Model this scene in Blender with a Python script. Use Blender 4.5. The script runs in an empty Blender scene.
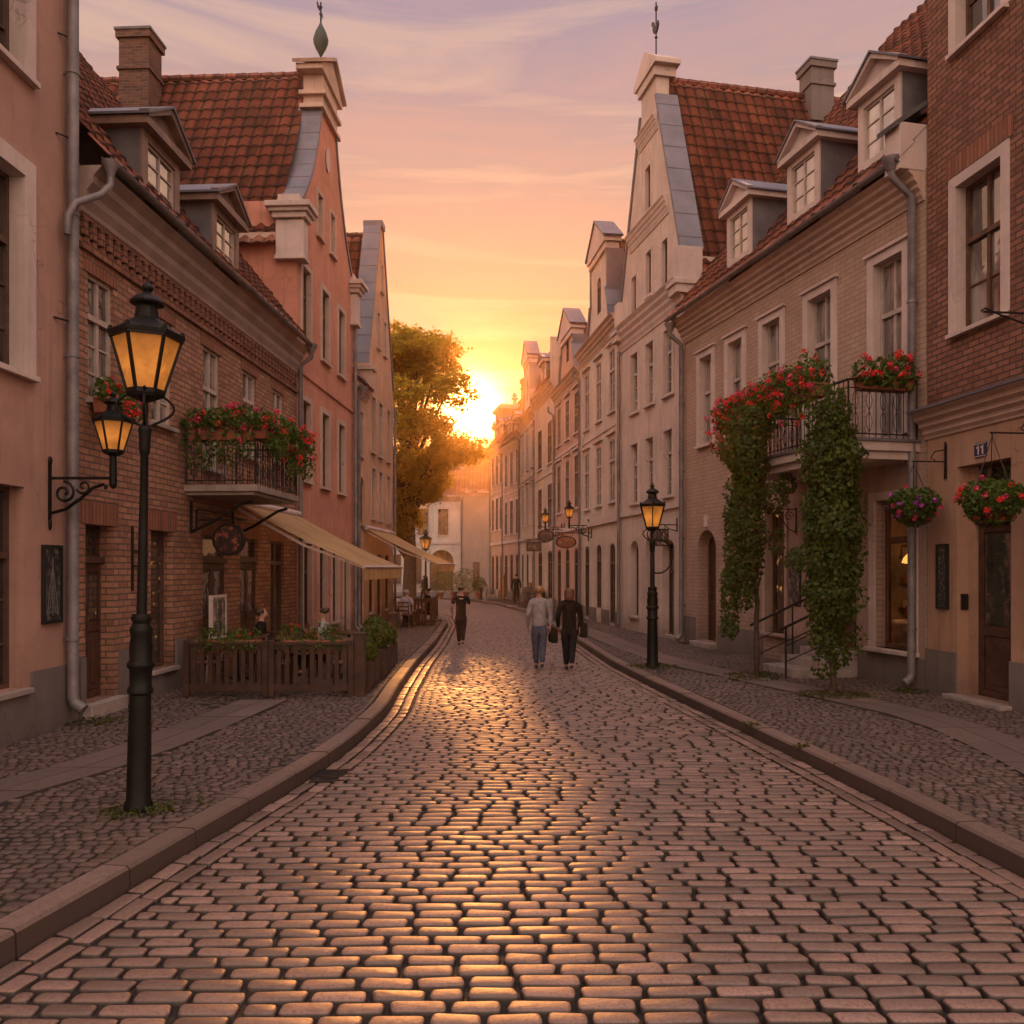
import bpy, math, random
import numpy as np
from mathutils import Vector, Matrix
from mathutils.geometry import tessellate_polygon

random.seed(7)
rng = np.random.default_rng(11)
R = math.radians
scene = bpy.context.scene
COL = scene.collection

# ------------------------------------------------------------------ mesh builder
def raw_mesh(name, V, faces, mat, parent=None, smooth=False, uv=None):
    """faces: list of integer arrays, each (n, k)."""
    me = bpy.data.meshes.new(name)
    V = np.asarray(V, dtype=np.float32)
    faces = [np.asarray(f, dtype=np.int32) for f in faces if len(f)]
    loops = np.concatenate([f.ravel() for f in faces])
    tot = np.concatenate([np.full(len(f), f.shape[1], np.int32) for f in faces])
    start = np.concatenate([[0], np.cumsum(tot)[:-1]]).astype(np.int32)
    me.vertices.add(len(V)); me.vertices.foreach_set('co', V.ravel())
    me.loops.add(len(loops)); me.loops.foreach_set('vertex_index', loops)
    me.polygons.add(len(tot)); me.polygons.foreach_set('loop_start', start); me.polygons.foreach_set('loop_total', tot)
    if smooth: me.polygons.foreach_set('use_smooth', np.ones(len(tot), bool))
    if uv is not None:
        l = me.uv_layers.new(name='UVMap'); l.data.foreach_set('uv', np.asarray(uv, np.float32)[loops].ravel())
    me.update(calc_edges=True); me.validate()
    if mat: me.materials.append(mat)
    o = bpy.data.objects.new(name, me); COL.objects.link(o)
    if parent: o.parent = parent
    return o

class MB:
    def __init__(s): s.v = []; s.f = []; s.uv = {}
    def add(s, pts, faces, uvs=None):
        b = len(s.v); s.v.extend([tuple(p) for p in pts])
        for i, f in enumerate(faces):
            if uvs is not None: s.uv[len(s.f)] = uvs[i]
            s.f.append([b + k for k in f])
        return s
    def box(s, x0, y0, z0, x1, y1, z1):
        p = [(x0,y0,z0),(x1,y0,z0),(x1,y1,z0),(x0,y1,z0),(x0,y0,z1),(x1,y0,z1),(x1,y1,z1),(x0,y1,z1)]
        return s.add(p, [(0,3,2,1),(4,5,6,7),(0,1,5,4),(1,2,6,5),(2,3,7,6),(3,0,4,7)])
    def bar(s, a, b, w, h, up=(0,0,1)):
        """box along a-b, w sideways, h along up"""
        a = Vector(a); b = Vector(b); d = (b-a).normalized(); u = Vector(up)
        sd = d.cross(u)
        if sd.length < 1e-5: sd = d.cross(Vector((0,1,0)))
        sd.normalize(); u = sd.cross(d).normalized()
        p = []
        for c in (a, b):
            for i, j in ((-1,-1),(1,-1),(1,1),(-1,1)): p.append(c + sd*(i*w/2) + u*(j*h/2))
        return s.add(p, [(0,1,2,3),(7,6,5,4),(0,4,5,1),(1,5,6,2),(2,6,7,3),(3,7,4,0)])
    def tube(s, path, r, n=8, caps=True):
        path = [Vector(p) for p in path]; m = len(path)
        rs = r if isinstance(r, (list, tuple)) else [r]*m
        b = len(s.v); prev = None
        for i, p in enumerate(path):
            t = (path[min(i+1,m-1)] - path[max(i-1,0)]).normalized()
            if prev is None:
                ref = Vector((0,0,1)) if abs(t.z) < .9 else Vector((1,0,0))
                x = t.cross(ref).normalized()
            else:
                x = (prev - t*prev.dot(t)).normalized()
            prev = x; y = t.cross(x)
            for k in range(n):
                a = 2*math.pi*k/n
                s.v.append(tuple(p + (x*math.cos(a) + y*math.sin(a))*rs[i]))
        for i in range(m-1):
            for k in range(n):
                k2 = (k+1) % n
                s.f.append([b+i*n+k, b+i*n+k2, b+(i+1)*n+k2, b+(i+1)*n+k])
        if caps:
            s.f.append([b+k for k in range(n)][::-1]); s.f.append([b+(m-1)*n+k for k in range(n)])
        return s
    def lathe(s, prof, c=(0,0,0), n=16, rot=0):
        b = len(s.v); m = len(prof)
        for (r, z) in prof:
            for k in range(n):
                a = 2*math.pi*k/n + rot
                s.v.append((c[0]+r*math.cos(a), c[1]+r*math.sin(a), c[2]+z))
        for i in range(m-1):
            for k in range(n):
                k2 = (k+1) % n
                s.f.append([b+i*n+k, b+i*n+k2, b+(i+1)*n+k2, b+(i+1)*n+k])
        s.f.append([b+k for k in range(n)][::-1]); s.f.append([b+(m-1)*n+k for k in range(n)])
        return s
    def prof(s, pr, u0, u1):
        """extrude a (y,z) profile along x from u0 to u1"""
        n = len(pr)
        p = [(u0,y,z) for y,z in pr] + [(u1,y,z) for y,z in pr]
        f = [(i, (i+1)%n, n+(i+1)%n, n+i) for i in range(n)]
        f += [tuple(range(n))[::-1], tuple(range(n, 2*n))]
        return s.add(p, f)
    def prism(s, poly, y0, y1):
        """extrude an (x,z) polygon along y"""
        n = len(poly)
        p = [(x,y0,z) for x,z in poly] + [(x,y1,z) for x,z in poly]
        f = [(i, (i+1)%n, n+(i+1)%n, n+i) for i in range(n)]
        f += [tuple(range(n)), tuple(range(n, 2*n))[::-1]]
        return s.add(p, f)
    def ball(s, c, rx, ry, rz, n=10, m=6):
        pr = []
        b = len(s.v)
        for i in range(m+1):
            t = math.pi*i/m
            for k in range(n):
                a = 2*math.pi*k/n
                s.v.append((c[0]+rx*math.sin(t)*math.cos(a), c[1]+ry*math.sin(t)*math.sin(a), c[2]-rz*math.cos(t)))
        for i in range(m):
            for k in range(n):
                k2 = (k+1) % n
                s.f.append([b+i*n+k, b+i*n+k2, b+(i+1)*n+k2, b+(i+1)*n+k])
        return s
    def build(s, name, mat, parent=None, smooth=False, bevel=0, loc=None):
        me = bpy.data.meshes.new(name)
        me.from_pydata(s.v, [], s.f)
        l = me.uv_layers.new(name='UVMap')
        uv = np.zeros((len(me.loops), 2), np.float32)
        for i, p in enumerate(me.polygons):
            if i in s.uv:
                for k, li in enumerate(p.loop_indices): uv[li] = s.uv[i][k]
                continue
            n = p.normal; ax = max(range(3), key=lambda q: abs(n[q]))
            for li in p.loop_indices:
                c = s.v[me.loops[li].vertex_index]
                uv[li] = (c[1], c[2]) if ax == 0 else ((c[0], c[2]) if ax == 1 else (c[0], c[1]))
        l.data.foreach_set('uv', uv.ravel())
        if smooth:
            me.polygons.foreach_set('use_smooth', np.ones(len(me.polygons), bool))
            me.set_sharp_from_angle(angle=R(42))
        me.update()
        if mat: me.materials.append(mat)
        o = bpy.data.objects.new(name, me); COL.objects.link(o)
        if parent: o.parent = parent
        if loc: o.location = loc
        if bevel:
            m = o.modifiers.new('bevel', 'BEVEL'); m.width = bevel; m.segments = 2; m.limit_method = 'ANGLE'; m.angle_limit = R(40)
        return o

def build_each(mb, name, mat, parent):
    """one object for every loose piece of the mesh"""
    par = list(range(len(mb.v)))
    def find(a):
        while par[a] != a: par[a] = par[par[a]]; a = par[a]
        return a
    for f in mb.f:
        for k in f[1:]: par[find(k)] = find(f[0])
    groups = {}
    for f in mb.f: groups.setdefault(find(f[0]), []).append(f)
    for fs in groups.values():
        ids = sorted({k for f in fs for k in f}); mp = {k: i for i, k in enumerate(ids)}
        q = MB(); q.add([mb.v[k] for k in ids], [[mp[k] for k in f] for f in fs]); q.build(name, mat, parent)

def tag(o, label=None, cat=None, group=None, kind=None):
    if label: o['label'] = label
    if cat: o['category'] = cat
    if group: o['group'] = group
    if kind: o['kind'] = kind
    return o
def thing(name, label, cat, loc=(0,0,0), rz=0, group=None):
    o = bpy.data.objects.new(name, None); COL.objects.link(o)
    o.empty_display_size = .2
    o.location = loc; o.rotation_euler = (0,0,rz)
    return tag(o, label, cat, group)
def copy_tree(o, parent=None):
    c = o.copy(); COL.objects.link(c)
    if parent: c.parent = parent
    for ch in list(o.children): copy_tree(ch, c)
    return c

# ------------------------------------------------------------------ materials
class NT:
    def __init__(s, name):
        s.m = bpy.data.materials.new(name); s.m.use_nodes = True
        s.t = s.m.node_tree; s.n = s.t.nodes; s.l = s.t.links
        s.b = s.n['Principled BSDF']; s.out = s.n['Material Output']
    def new(s, ty, **kw):
        n = s.n.new(ty)
        for k, v in kw.items(): setattr(n, k, v)
        return n
    def set(s, n, **kw):
        for k, v in kw.items():
            n.inputs[k.replace('_', ' ')].default_value = v
        return n
    def link(s, a, b): s.l.new(a, b)
    def noise(s, vec, scale, detail=4, rough=.6):
        n = s.new('ShaderNodeTexNoise'); n.inputs['Scale'].default_value = scale
        n.inputs['Detail'].default_value = detail; n.inputs['Roughness'].default_value = rough
        if vec is not None: s.link(vec, n.inputs['Vector'])
        return n.outputs['Fac']
    def ramp(s, fac, stops):
        n = s.new('ShaderNodeValToRGB'); e = n.color_ramp.elements
        while len(e) < len(stops): e.new(.5)
        for q, (p, c) in zip(e, stops):
            q.position = p; q.color = (c, c, c, 1) if isinstance(c, (int, float)) else (*c, 1)
        s.link(fac, n.inputs['Fac']); return n.outputs['Color']
    def mix(s, a, b, fac, mode='MIX'):
        n = s.new('ShaderNodeMix', data_type='RGBA', blend_type=mode)
        for sock, v in ((n.inputs['Factor'], fac), (n.inputs['A'], a), (n.inputs['B'], b)):
            if isinstance(v, (int, float)): sock.default_value = v if sock.type == 'VALUE' else (v, v, v, 1)
            elif isinstance(v, tuple): sock.default_value = (*v, 1)
            else: s.link(v, sock)
        return n.outputs['Result']
    def math(s, op, a, b=0):
        n = s.new('ShaderNodeMath', operation=op)
        for sock, v in zip(n.inputs, (a, b)):
            if isinstance(v, (int, float)): sock.default_value = v
            else: s.link(v, sock)
        return n.outputs[0]
    def bump(s, h, strength=.3, dist=.02):
        n = s.new('ShaderNodeBump'); n.inputs['Strength'].default_value = strength; n.inputs['Distance'].default_value = dist
        s.link(h, n.inputs['Height'])
        s.link(n.outputs['Normal'], s.b.inputs['Normal'])
    def coord(s, kind='Object'):
        return s.new('ShaderNodeTexCoord').outputs[kind]
    def mapped(s, vec, sc):
        n = s.new('ShaderNodeMapping'); n.inputs['Scale'].default_value = sc; s.link(vec, n.inputs['Vector']); return n.outputs[0]
    def posz(s):
        g = s.new('ShaderNodeNewGeometry'); x = s.new('ShaderNodeSeparateXYZ'); s.link(g.outputs['Position'], x.inputs[0]); return x.outputs['Z']
    def island(s):
        return s.new('ShaderNodeNewGeometry').outputs['Random Per Island']

def sc(c, k): return tuple(min(1, x*k) for x in c)

def plain(name, c, rough=.6, metal=0, var=.25, scale=3.0, bump=.1, bscale=40, spec=.5):
    t = NT(name); o = t.coord()
    n1 = t.noise(o, scale, 5); n2 = t.noise(o, bscale, 3)
    col = t.mix(sc(c, 1-var), sc(c, 1+var), t.ramp(n1, [(.3,0),(.7,1)]))
    t.link(col, t.b.inputs['Base Color'])
    t.b.inputs['Metallic'].default_value = metal
    t.b.inputs['Specular IOR Level'].default_value = spec
    r = t.ramp(n2, [(.3, max(0,rough-.12)), (.7, min(1,rough+.12))]); t.link(r, t.b.inputs['Roughness'])
    if bump: t.bump(n2, bump, .01)
    return t.m

def stucco(name, c, dirt=(.10,.08,.07), low=0.9, streak=.5):
    t = NT(name); o = t.coord()
    big = t.noise(o, .55, 6, .65); fine = t.noise(o, 22, 5, .7); mid = t.noise(o, 3.2, 5, .65)
    col = t.mix(sc(c,.78), sc(c,1.14), t.ramp(big, [(.3,0),(.7,1)]))
    col = t.mix(col, sc(c,.8), t.math('MULTIPLY', t.ramp(mid, [(.45,0),(.72,1)]), .5))
    rp = t.noise(o, .8, 3, .5); col = t.mix(col, sc(c,1.16), t.math('MULTIPLY', t.ramp(rp, [(.58,0),(.60,1)]), .38))
    vo = t.new('ShaderNodeTexVoronoi', feature='DISTANCE_TO_EDGE'); vo.inputs['Scale'].default_value = .55
    wv = t.new('ShaderNodeVectorMath', operation='ADD'); nz = t.new('ShaderNodeTexNoise'); nz.inputs['Scale'].default_value = 2.2; nz.inputs['Detail'].default_value = 5; t.link(o, nz.inputs['Vector'])
    t.link(o, wv.inputs[0]); t.link(nz.outputs['Color'], wv.inputs[1]); t.link(wv.outputs[0], vo.inputs['Vector'])
    crack = t.math('MULTIPLY', t.ramp(vo.outputs['Distance'], [(0,1),(.009,0)]), t.ramp(rp, [(.42,1),(.5,0)]))
    col = t.mix(col, sc(c,.3), t.math('MULTIPLY', crack, .6))
    st = t.noise(t.mapped(o, (5,5,.35)), 1.0, 5, .6)
    col = t.mix(col, dirt, t.math('MULTIPLY', t.ramp(st, [(.52,0),(.8,1)]), streak))
    z = t.posz()
    g = t.math('ADD', t.math('MULTIPLY', z, -1/low), t.math('ADD', t.math('MULTIPLY', mid, 1.1), .35))
    col = t.mix(col, dirt, t.math('MULTIPLY', t.ramp(g, [(0,0),(1,1)]), .55))
    t.link(col, t.b.inputs['Base Color']); t.b.inputs['Roughness'].default_value = .9
    t.b.inputs['Specular IOR Level'].default_value = .2
    t.bump(t.math('ADD', fine, t.math('MULTIPLY', mid, 1.5)), .45, .012)
    return t.m

def brick(name, c1, c2, mortar, w=.27, h=.095, mo=.011, painted=False):
    t = NT(name); uv = t.coord('UV'); o = t.coord()
    dis = t.new('ShaderNodeTexNoise'); dis.inputs['Scale'].default_value = 5; t.link(o, dis.inputs['Vector'])
    va = t.new('ShaderNodeVectorMath', operation='SCALE'); va.inputs['Scale'].default_value = .014; t.link(dis.outputs['Color'], va.inputs[0])
    vb = t.new('ShaderNodeVectorMath', operation='ADD'); t.link(uv, vb.inputs[0]); t.link(va.outputs[0], vb.inputs[1])
    b = t.new('ShaderNodeTexBrick'); t.link(vb.outputs[0], b.inputs['Vector'])
    b.inputs['Scale'].default_value = 1; b.inputs['Brick Width'].default_value = w; b.inputs['Row Height'].default_value = h
    b.inputs['Mortar Size'].default_value = mo; b.inputs['Mortar Smooth'].default_value = .25; b.inputs['Bias'].default_value = -.1
    b.inputs['Color1'].default_value = (*c1,1); b.inputs['Color2'].default_value = (*c2,1); b.inputs['Mortar'].default_value = (*mortar,1)
    n = t.noise(o, 1.1, 6, .7); f = t.noise(o, 35, 4, .7); md = t.noise(o, 7, 4, .6)
    col = t.mix(b.outputs['Color'], sc(c2,.55), t.math('MULTIPLY', t.ramp(n, [(.42,0),(.75,1)]), .55))
    col = t.mix(col, sc(c1,1.5), t.math('MULTIPLY', t.ramp(md, [(.55,0),(.8,1)]), .35))
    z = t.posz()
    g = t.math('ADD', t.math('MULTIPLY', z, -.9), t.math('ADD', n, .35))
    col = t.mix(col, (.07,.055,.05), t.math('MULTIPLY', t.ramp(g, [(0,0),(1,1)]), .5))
    t.link(col, t.b.inputs['Base Color']); t.b.inputs['Roughness'].default_value = .85
    t.b.inputs['Specular IOR Level'].default_value = .25
    hgt = t.math('ADD', t.math('MULTIPLY', t.math('SUBTRACT', 1, b.outputs['Fac']), 1.0), t.math('MULTIPLY', f, .45))
    t.bump(hgt, .7 if not painted else .5, .014)
    return t.m

def tilemat(name, c, tw=.34, ch=.42):
    t = NT(name); uv = t.coord('UV'); o = t.coord()
    x = t.new('ShaderNodeSeparateXYZ'); t.link(uv, x.inputs[0])
    cx = t.math('FLOOR', t.math('DIVIDE', x.outputs[0], tw)); cy = t.math('FLOOR', t.math('DIVIDE', x.outputs[1], ch))
    cb = t.new('ShaderNodeCombineXYZ'); t.link(cx, cb.inputs[0]); t.link(cy, cb.inputs[1])
    w = t.new('ShaderNodeTexWhiteNoise', noise_dimensions='2D'); t.link(cb.outputs[0], w.inputs['Vector'])
    col = t.ramp(w.outputs['Value'], [(0, sc(c,.5)), (.25, sc(c,.85)), (.6, c), (.85, sc(c,1.3)), (1, (c[0]*1.2, c[1]*1.7, c[2]*1.7))])
    n = t.noise(o, .8, 6, .7); n2 = t.noise(o, 18, 4, .7)
    col = t.mix(col, (.045,.035,.03), t.math('MULTIPLY', t.ramp(n, [(.42,0),(.78,1)]), .65))
    col = t.mix(col, (.05,.045,.03), t.math('MULTIPLY', t.ramp(n2, [(.5,0),(.75,1)]), .4))
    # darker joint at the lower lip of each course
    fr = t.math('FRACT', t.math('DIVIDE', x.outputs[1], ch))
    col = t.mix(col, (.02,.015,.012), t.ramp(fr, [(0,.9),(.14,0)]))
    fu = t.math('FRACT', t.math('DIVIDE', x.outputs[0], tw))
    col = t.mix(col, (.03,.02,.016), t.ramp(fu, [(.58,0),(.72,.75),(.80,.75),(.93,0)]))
    t.link(col, t.b.inputs['Base Color']); t.b.inputs['Roughness'].default_value = .75
    t.bump(n2, .4, .01)
    return t.m

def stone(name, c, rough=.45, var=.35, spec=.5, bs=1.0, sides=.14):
    t = NT(name); o = t.coord(); r = t.island()
    col = t.ramp(r, [(0, sc(c,1-var)), (.35, sc(c,.92)), (.7, (c[0]*1.1,c[1]*1.02,c[2]*.98)), (1, (c[0]*(1+var),c[1]*(1+var*.9),c[2]*(1+var)))])
    n = t.noise(o, 48, 6, .8); m = t.noise(o, 11, 5, .65); l = t.noise(o, .5, 4)
    col = t.mix(col, sc(c,.22), t.math('MULTIPLY', t.ramp(n, [(.50,0),(.60,1)]), .6))
    col = t.mix(col, sc(c,1.5), t.math('MULTIPLY', t.ramp(n, [(.62,0),(.8,1)]), .5))
    col = t.mix(col, sc(c,.55), t.math('MULTIPLY', t.ramp(m, [(.45,0),(.75,1)]), .55))
    col = t.mix(col, sc(c,.7), t.math('MULTIPLY', t.ramp(l, [(.4,0),(.7,1)]), .5))
    if sides:      # flanks darkened by normal: joint and kerb-face shade painted into the colour
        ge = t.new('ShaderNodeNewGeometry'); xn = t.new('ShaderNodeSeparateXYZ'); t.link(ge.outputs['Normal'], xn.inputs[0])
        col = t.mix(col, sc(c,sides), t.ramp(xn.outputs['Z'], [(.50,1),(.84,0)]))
    t.link(col, t.b.inputs['Base Color'])
    t.b.inputs['Specular IOR Level'].default_value = spec
    t.link(t.ramp(t.math('ADD', t.math('MULTIPLY', m, .6), t.math('MULTIPLY', r, .4)), [(.25, rough-.07), (.75, min(1,rough+.12))]), t.b.inputs['Roughness'])
    t.bump(t.math('ADD', t.math('MULTIPLY', n, .5), m), .45*bs, .010)
    return t.m

def leafmat(name, c, trans=.45, tint=None):
    t = NT(name); r = t.island(); o = t.coord()
    n = t.noise(o, 1.6, 3)
    f = t.math('ADD', t.math('MULTIPLY', r, .6), t.math('MULTIPLY', n, .4))
    col = t.ramp(f, [(.15, sc(c,.45)), (.5, c), (.8, (c[0]*1.7,c[1]*1.5,c[2]*1.1)), (1, (c[0]*2.6,c[1]*1.9,c[2]*1.0))])
    t.link(col, t.b.inputs['Base Color']); t.b.inputs['Roughness'].default_value = .55; t.b.inputs['Specular IOR Level'].default_value = .3
    tr = t.new('ShaderNodeBsdfTranslucent')
    tc = t.mix(col, tint or (c[0]*3, c[1]*2.2, c[2]), .6); t.link(tc, tr.inputs['Color'])
    mx = t.new('ShaderNodeMixShader'); mx.inputs[0].default_value = trans
    t.link(t.b.outputs[0], mx.inputs[1]); t.link(tr.outputs[0], mx.inputs[2]); t.link(mx.outputs[0], t.out.inputs['Surface'])
    return t.m

def petal(name, c):
    t = NT(name); r = t.island()
    t.link(t.ramp(r, [(0, sc(c,.55)), (.6, c), (1, (min(1,c[0]*1.15+.05), c[1]*1.6+.02, c[2]*1.6+.02))]), t.b.inputs['Base Color'])
    t.b.inputs['Roughness'].default_value = .6
    tr = t.new('ShaderNodeBsdfTranslucent'); tr.inputs['Color'].default_value = (*c,1)
    mx = t.new('ShaderNodeMixShader'); mx.inputs[0].default_value = .35
    t.link(t.b.outputs[0], mx.inputs[1]); t.link(tr.outputs[0], mx.inputs[2]); t.link(mx.outputs[0], t.out.inputs['Surface'])
    return t.m

def glassmat(name, dark=(.02,.018,.018), curtain=(.46,.40,.36), amount=.7, warm=0.0, refl=.2):
    t = NT(name); o = t.coord('UV')
    oi = t.new('ShaderNodeObjectInfo').outputs['Random']
    w = t.noise(t.mapped(o, (9,.25,1)), 1.0, 3)
    cb = t.new('ShaderNodeCombineXYZ'); t.link(t.math('MULTIPLY', oi, 37), cb.inputs[0]); t.link(t.math('MULTIPLY', oi, 11), cb.inputs[1])
    va = t.new('ShaderNodeVectorMath', operation='ADD'); t.link(o, va.inputs[0]); t.link(cb.outputs[0], va.inputs[1])
    big = t.noise(t.mapped(va.outputs[0], (1.3,.5,1)), 1.1, 3)
    drape = t.math('MULTIPLY', t.ramp(big, [(.42,0),(.56,1)]), amount)
    fold = t.mix(sc(curtain,.45), curtain, t.ramp(w, [(.35,0),(.65,1)]))
    t.link(t.mix(dark, fold, drape), t.b.inputs['Base Color'])
    t.b.inputs['Roughness'].default_value = .04; t.b.inputs['Specular IOR Level'].default_value = .7
    wob = t.noise(va.outputs[0], 2.2, 2)
    t.bump(wob, .2, .03)
    if warm:
        sp = t.noise(va.outputs[0], 4.5, 2)
        t.link(t.mix((0,0,0), (1,.42,.09), t.ramp(sp, [(.6,0),(.72,1)])), t.b.inputs['Emission Color'])
        t.b.inputs['Emission Strength'].default_value = warm
    gl = t.new('ShaderNodeBsdfGlossy'); gl.inputs['Roughness'].default_value = .03; gl.inputs['Color'].default_value = (.92,.9,.9,1)
    bn = [n for n in t.n if n.type == 'BUMP'][0]; t.link(bn.outputs[0], gl.inputs['Normal'])
    mx = t.new('ShaderNodeMixShader'); mx.inputs[0].default_value = refl
    t.link(t.b.outputs[0], mx.inputs[1]); t.link(gl.outputs[0], mx.inputs[2]); t.link(mx.outputs[0], t.out.inputs['Surface'])
    return t.m

def emis(name, c, k, base=None):
    t = NT(name); t.b.inputs['Base Color'].default_value = (*(base or c),1)
    t.b.inputs['Emission Color'].default_value = (*c,1); t.b.inputs['Emission Strength'].default_value = k
    return t.m

M = {}
M['pink'] = stucco('pink_stucco', (.46,.275,.22))
M['orange'] = stucco('orange_stucco', (.60,.27,.19))
M['peach'] = stucco('peach_stucco', (.60,.36,.24))
M['cream'] = stucco('cream_stucco', (.62,.50,.44))
M['cream2'] = stucco('pale_stucco', (.58,.44,.36))
M['rose'] = stucco('rose_stucco', (.55,.34,.28))
M['ochre'] = stucco('ochre_stucco', (.45,.275,.19))
M['white'] = stucco('white_stucco', (.68,.58,.50))
M['greyhouse'] = stucco('grey_stucco', (.33,.28,.24))
M['plinth'] = stucco('plinth_render', (.20,.165,.155), low=.6)
M['trim'] = stucco('trim_paint', (.62,.50,.46), streak=.25)
M['trimwarm'] = stucco('warm_trim_paint', (.55,.40,.33), streak=.3)
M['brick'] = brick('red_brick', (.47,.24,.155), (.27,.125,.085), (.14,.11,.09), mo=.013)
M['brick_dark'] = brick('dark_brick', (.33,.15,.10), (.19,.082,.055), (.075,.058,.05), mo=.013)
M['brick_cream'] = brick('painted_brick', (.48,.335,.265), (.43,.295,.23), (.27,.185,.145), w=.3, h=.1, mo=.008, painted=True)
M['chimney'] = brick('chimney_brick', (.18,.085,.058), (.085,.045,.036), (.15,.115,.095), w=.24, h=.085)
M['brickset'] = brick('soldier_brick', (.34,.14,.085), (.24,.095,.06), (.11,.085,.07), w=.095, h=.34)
M['tile'] = tilemat('clay_tile', (.26,.072,.042))
M['tile2'] = tilemat('weathered_tile', (.30,.105,.065))
M['zinc'] = plain('zinc_sheet', (.15,.145,.175), .5, .25, .2, 1.2, .05, 15)
M['lead'] = plain('slate_grey_paint', (.13,.12,.135), .7, 0, .3, 2.0, .15)
M['pipe'] = plain('galvanised_pipe', (.20,.18,.185), .6, .3, .35, 2.5, .1, 25)
M['iron'] = plain('wrought_iron', (.018,.016,.015), .45, .3, .4, 6, .15, 60)
M['lampiron'] = plain('cast_iron_paint', (.008,.0075,.007), .5, 0, .5, 5, .25, 45, .22)
M['wood'] = plain('brown_wood', (.12,.055,.03), .55, 0, .4, 5, .2, 30)
M['darkwood'] = plain('dark_wood', (.075,.035,.022), .5, 0, .45, 5, .2, 30)
M['fence'] = plain('fence_wood', (.055,.026,.017), .6, 0, .45, 4, .25, 30)
M['sash'] = plain('brown_sash', (.10,.055,.04), .5, 0, .3, 6, .1)
M['sashpale'] = plain('pale_sash', (.46,.38,.34), .55, 0, .2, 6, .1)
M['sashmid'] = plain('tan_sash', (.24,.155,.12), .55, 0, .25, 6, .1)
M['dormertrim'] = plain('dormer_trim', (.22,.145,.115), .6, 0, .25, 4, .1)
M['plaster'] = stucco('beige_plaster', (.44,.30,.24))
M['pale'] = stucco('pale_cream_stucco', (.64,.53,.46))
M['sill'] = plain('stone_sill', (.33,.27,.245), .75, 0, .25, 4, .2)
M['cornice'] = plain('cornice_paint', (.36,.27,.235), .8, 0, .25, 1.5, .2, 18)
M['glass'] = glassmat('window_glass')
M['glassdark'] = glassmat('dark_glass', (.015,.013,.012), amount=.15)
M['glasswarm'] = glassmat('lit_glass', (.018,.013,.010), amount=.1, warm=.55)
M['glasspale'] = glassmat('sky_pale_glass', (.10,.085,.08), (.70,.58,.50), amount=.85, refl=.42)  # pale tone in the colour stands in for sky reflected in dormer panes
M['green'] = leafmat('ivy_leaf', (.062,.098,.02), .4)
M['green2'] = leafmat('geranium_leaf', (.065,.12,.022), .35)
M['treeleaf'] = leafmat('tree_leaf', (.13,.14,.02), .74, (.98,.66,.07))
M['bush'] = leafmat('bush_leaf', (.07,.11,.025), .4)
M['grass'] = leafmat('grass_blade', (.07,.085,.02), .3)
M['red'] = petal('red_petal', (.92,.035,.03))
M['pinkp'] = petal('pink_petal', (.85,.07,.19))
M['violet'] = petal('violet_petal', (.62,.08,.58))
M['bark'] = plain('bark', (.085,.055,.038), .9, 0, .5, 8, .8, 30)
M['asphalt'] = plain('earth', (.06,.05,.045), .95, 0, .3, .5, .2)
M['mortar'] = plain('joint_sand', (.022,.016,.013), .95, 0, .5, 4, .5, 40)
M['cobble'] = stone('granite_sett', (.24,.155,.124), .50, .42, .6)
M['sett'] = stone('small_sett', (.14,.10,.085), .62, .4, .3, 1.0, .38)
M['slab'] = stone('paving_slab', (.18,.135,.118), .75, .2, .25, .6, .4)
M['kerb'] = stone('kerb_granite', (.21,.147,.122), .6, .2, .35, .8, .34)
M['terracotta'] = plain('terracotta', (.30,.10,.06), .8, 0, .3, 4, .15)
M['black'] = plain('black_paint', (.012,.011,.011), .5, 0, .3, 4, .1)
# ------------------------------------------------------------------ architecture
def building(name, label, pl, pr, group=None, cat='house'):
    """frame at PL; local x runs to PR along the facade, local y goes into the building, street is y < 0"""
    pl = Vector(pl); pr = Vector(pr); d = pr - pl
    b = thing(name, label, cat, (pl.x, pl.y, 0), math.atan2(d.y, d.x), group)
    b['L'] = d.length
    return b
def world_of(b, x, y, z):
    a = b.rotation_euler.z; c, s = math.cos(a), math.sin(a)
    return Vector((b.location.x + c*x - s*y, b.location.y + s*x + c*y, z))

def hole_poly(h):
    u0, u1, z0, z1 = h[:4]; arch = h[4] if len(h) > 4 else 0
    if not arch: return [(u0,z0),(u1,z0),(u1,z1),(u0,z1)]
    c = (u0+u1)/2; w = (u1-u0)/2; pts = [(u0,z0),(u1,z0)]
    for k in range(13):
        a = math.pi*k/12
        pts.append((c + w*math.cos(a), z1 - arch + arch*math.sin(a)))
    return pts

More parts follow.
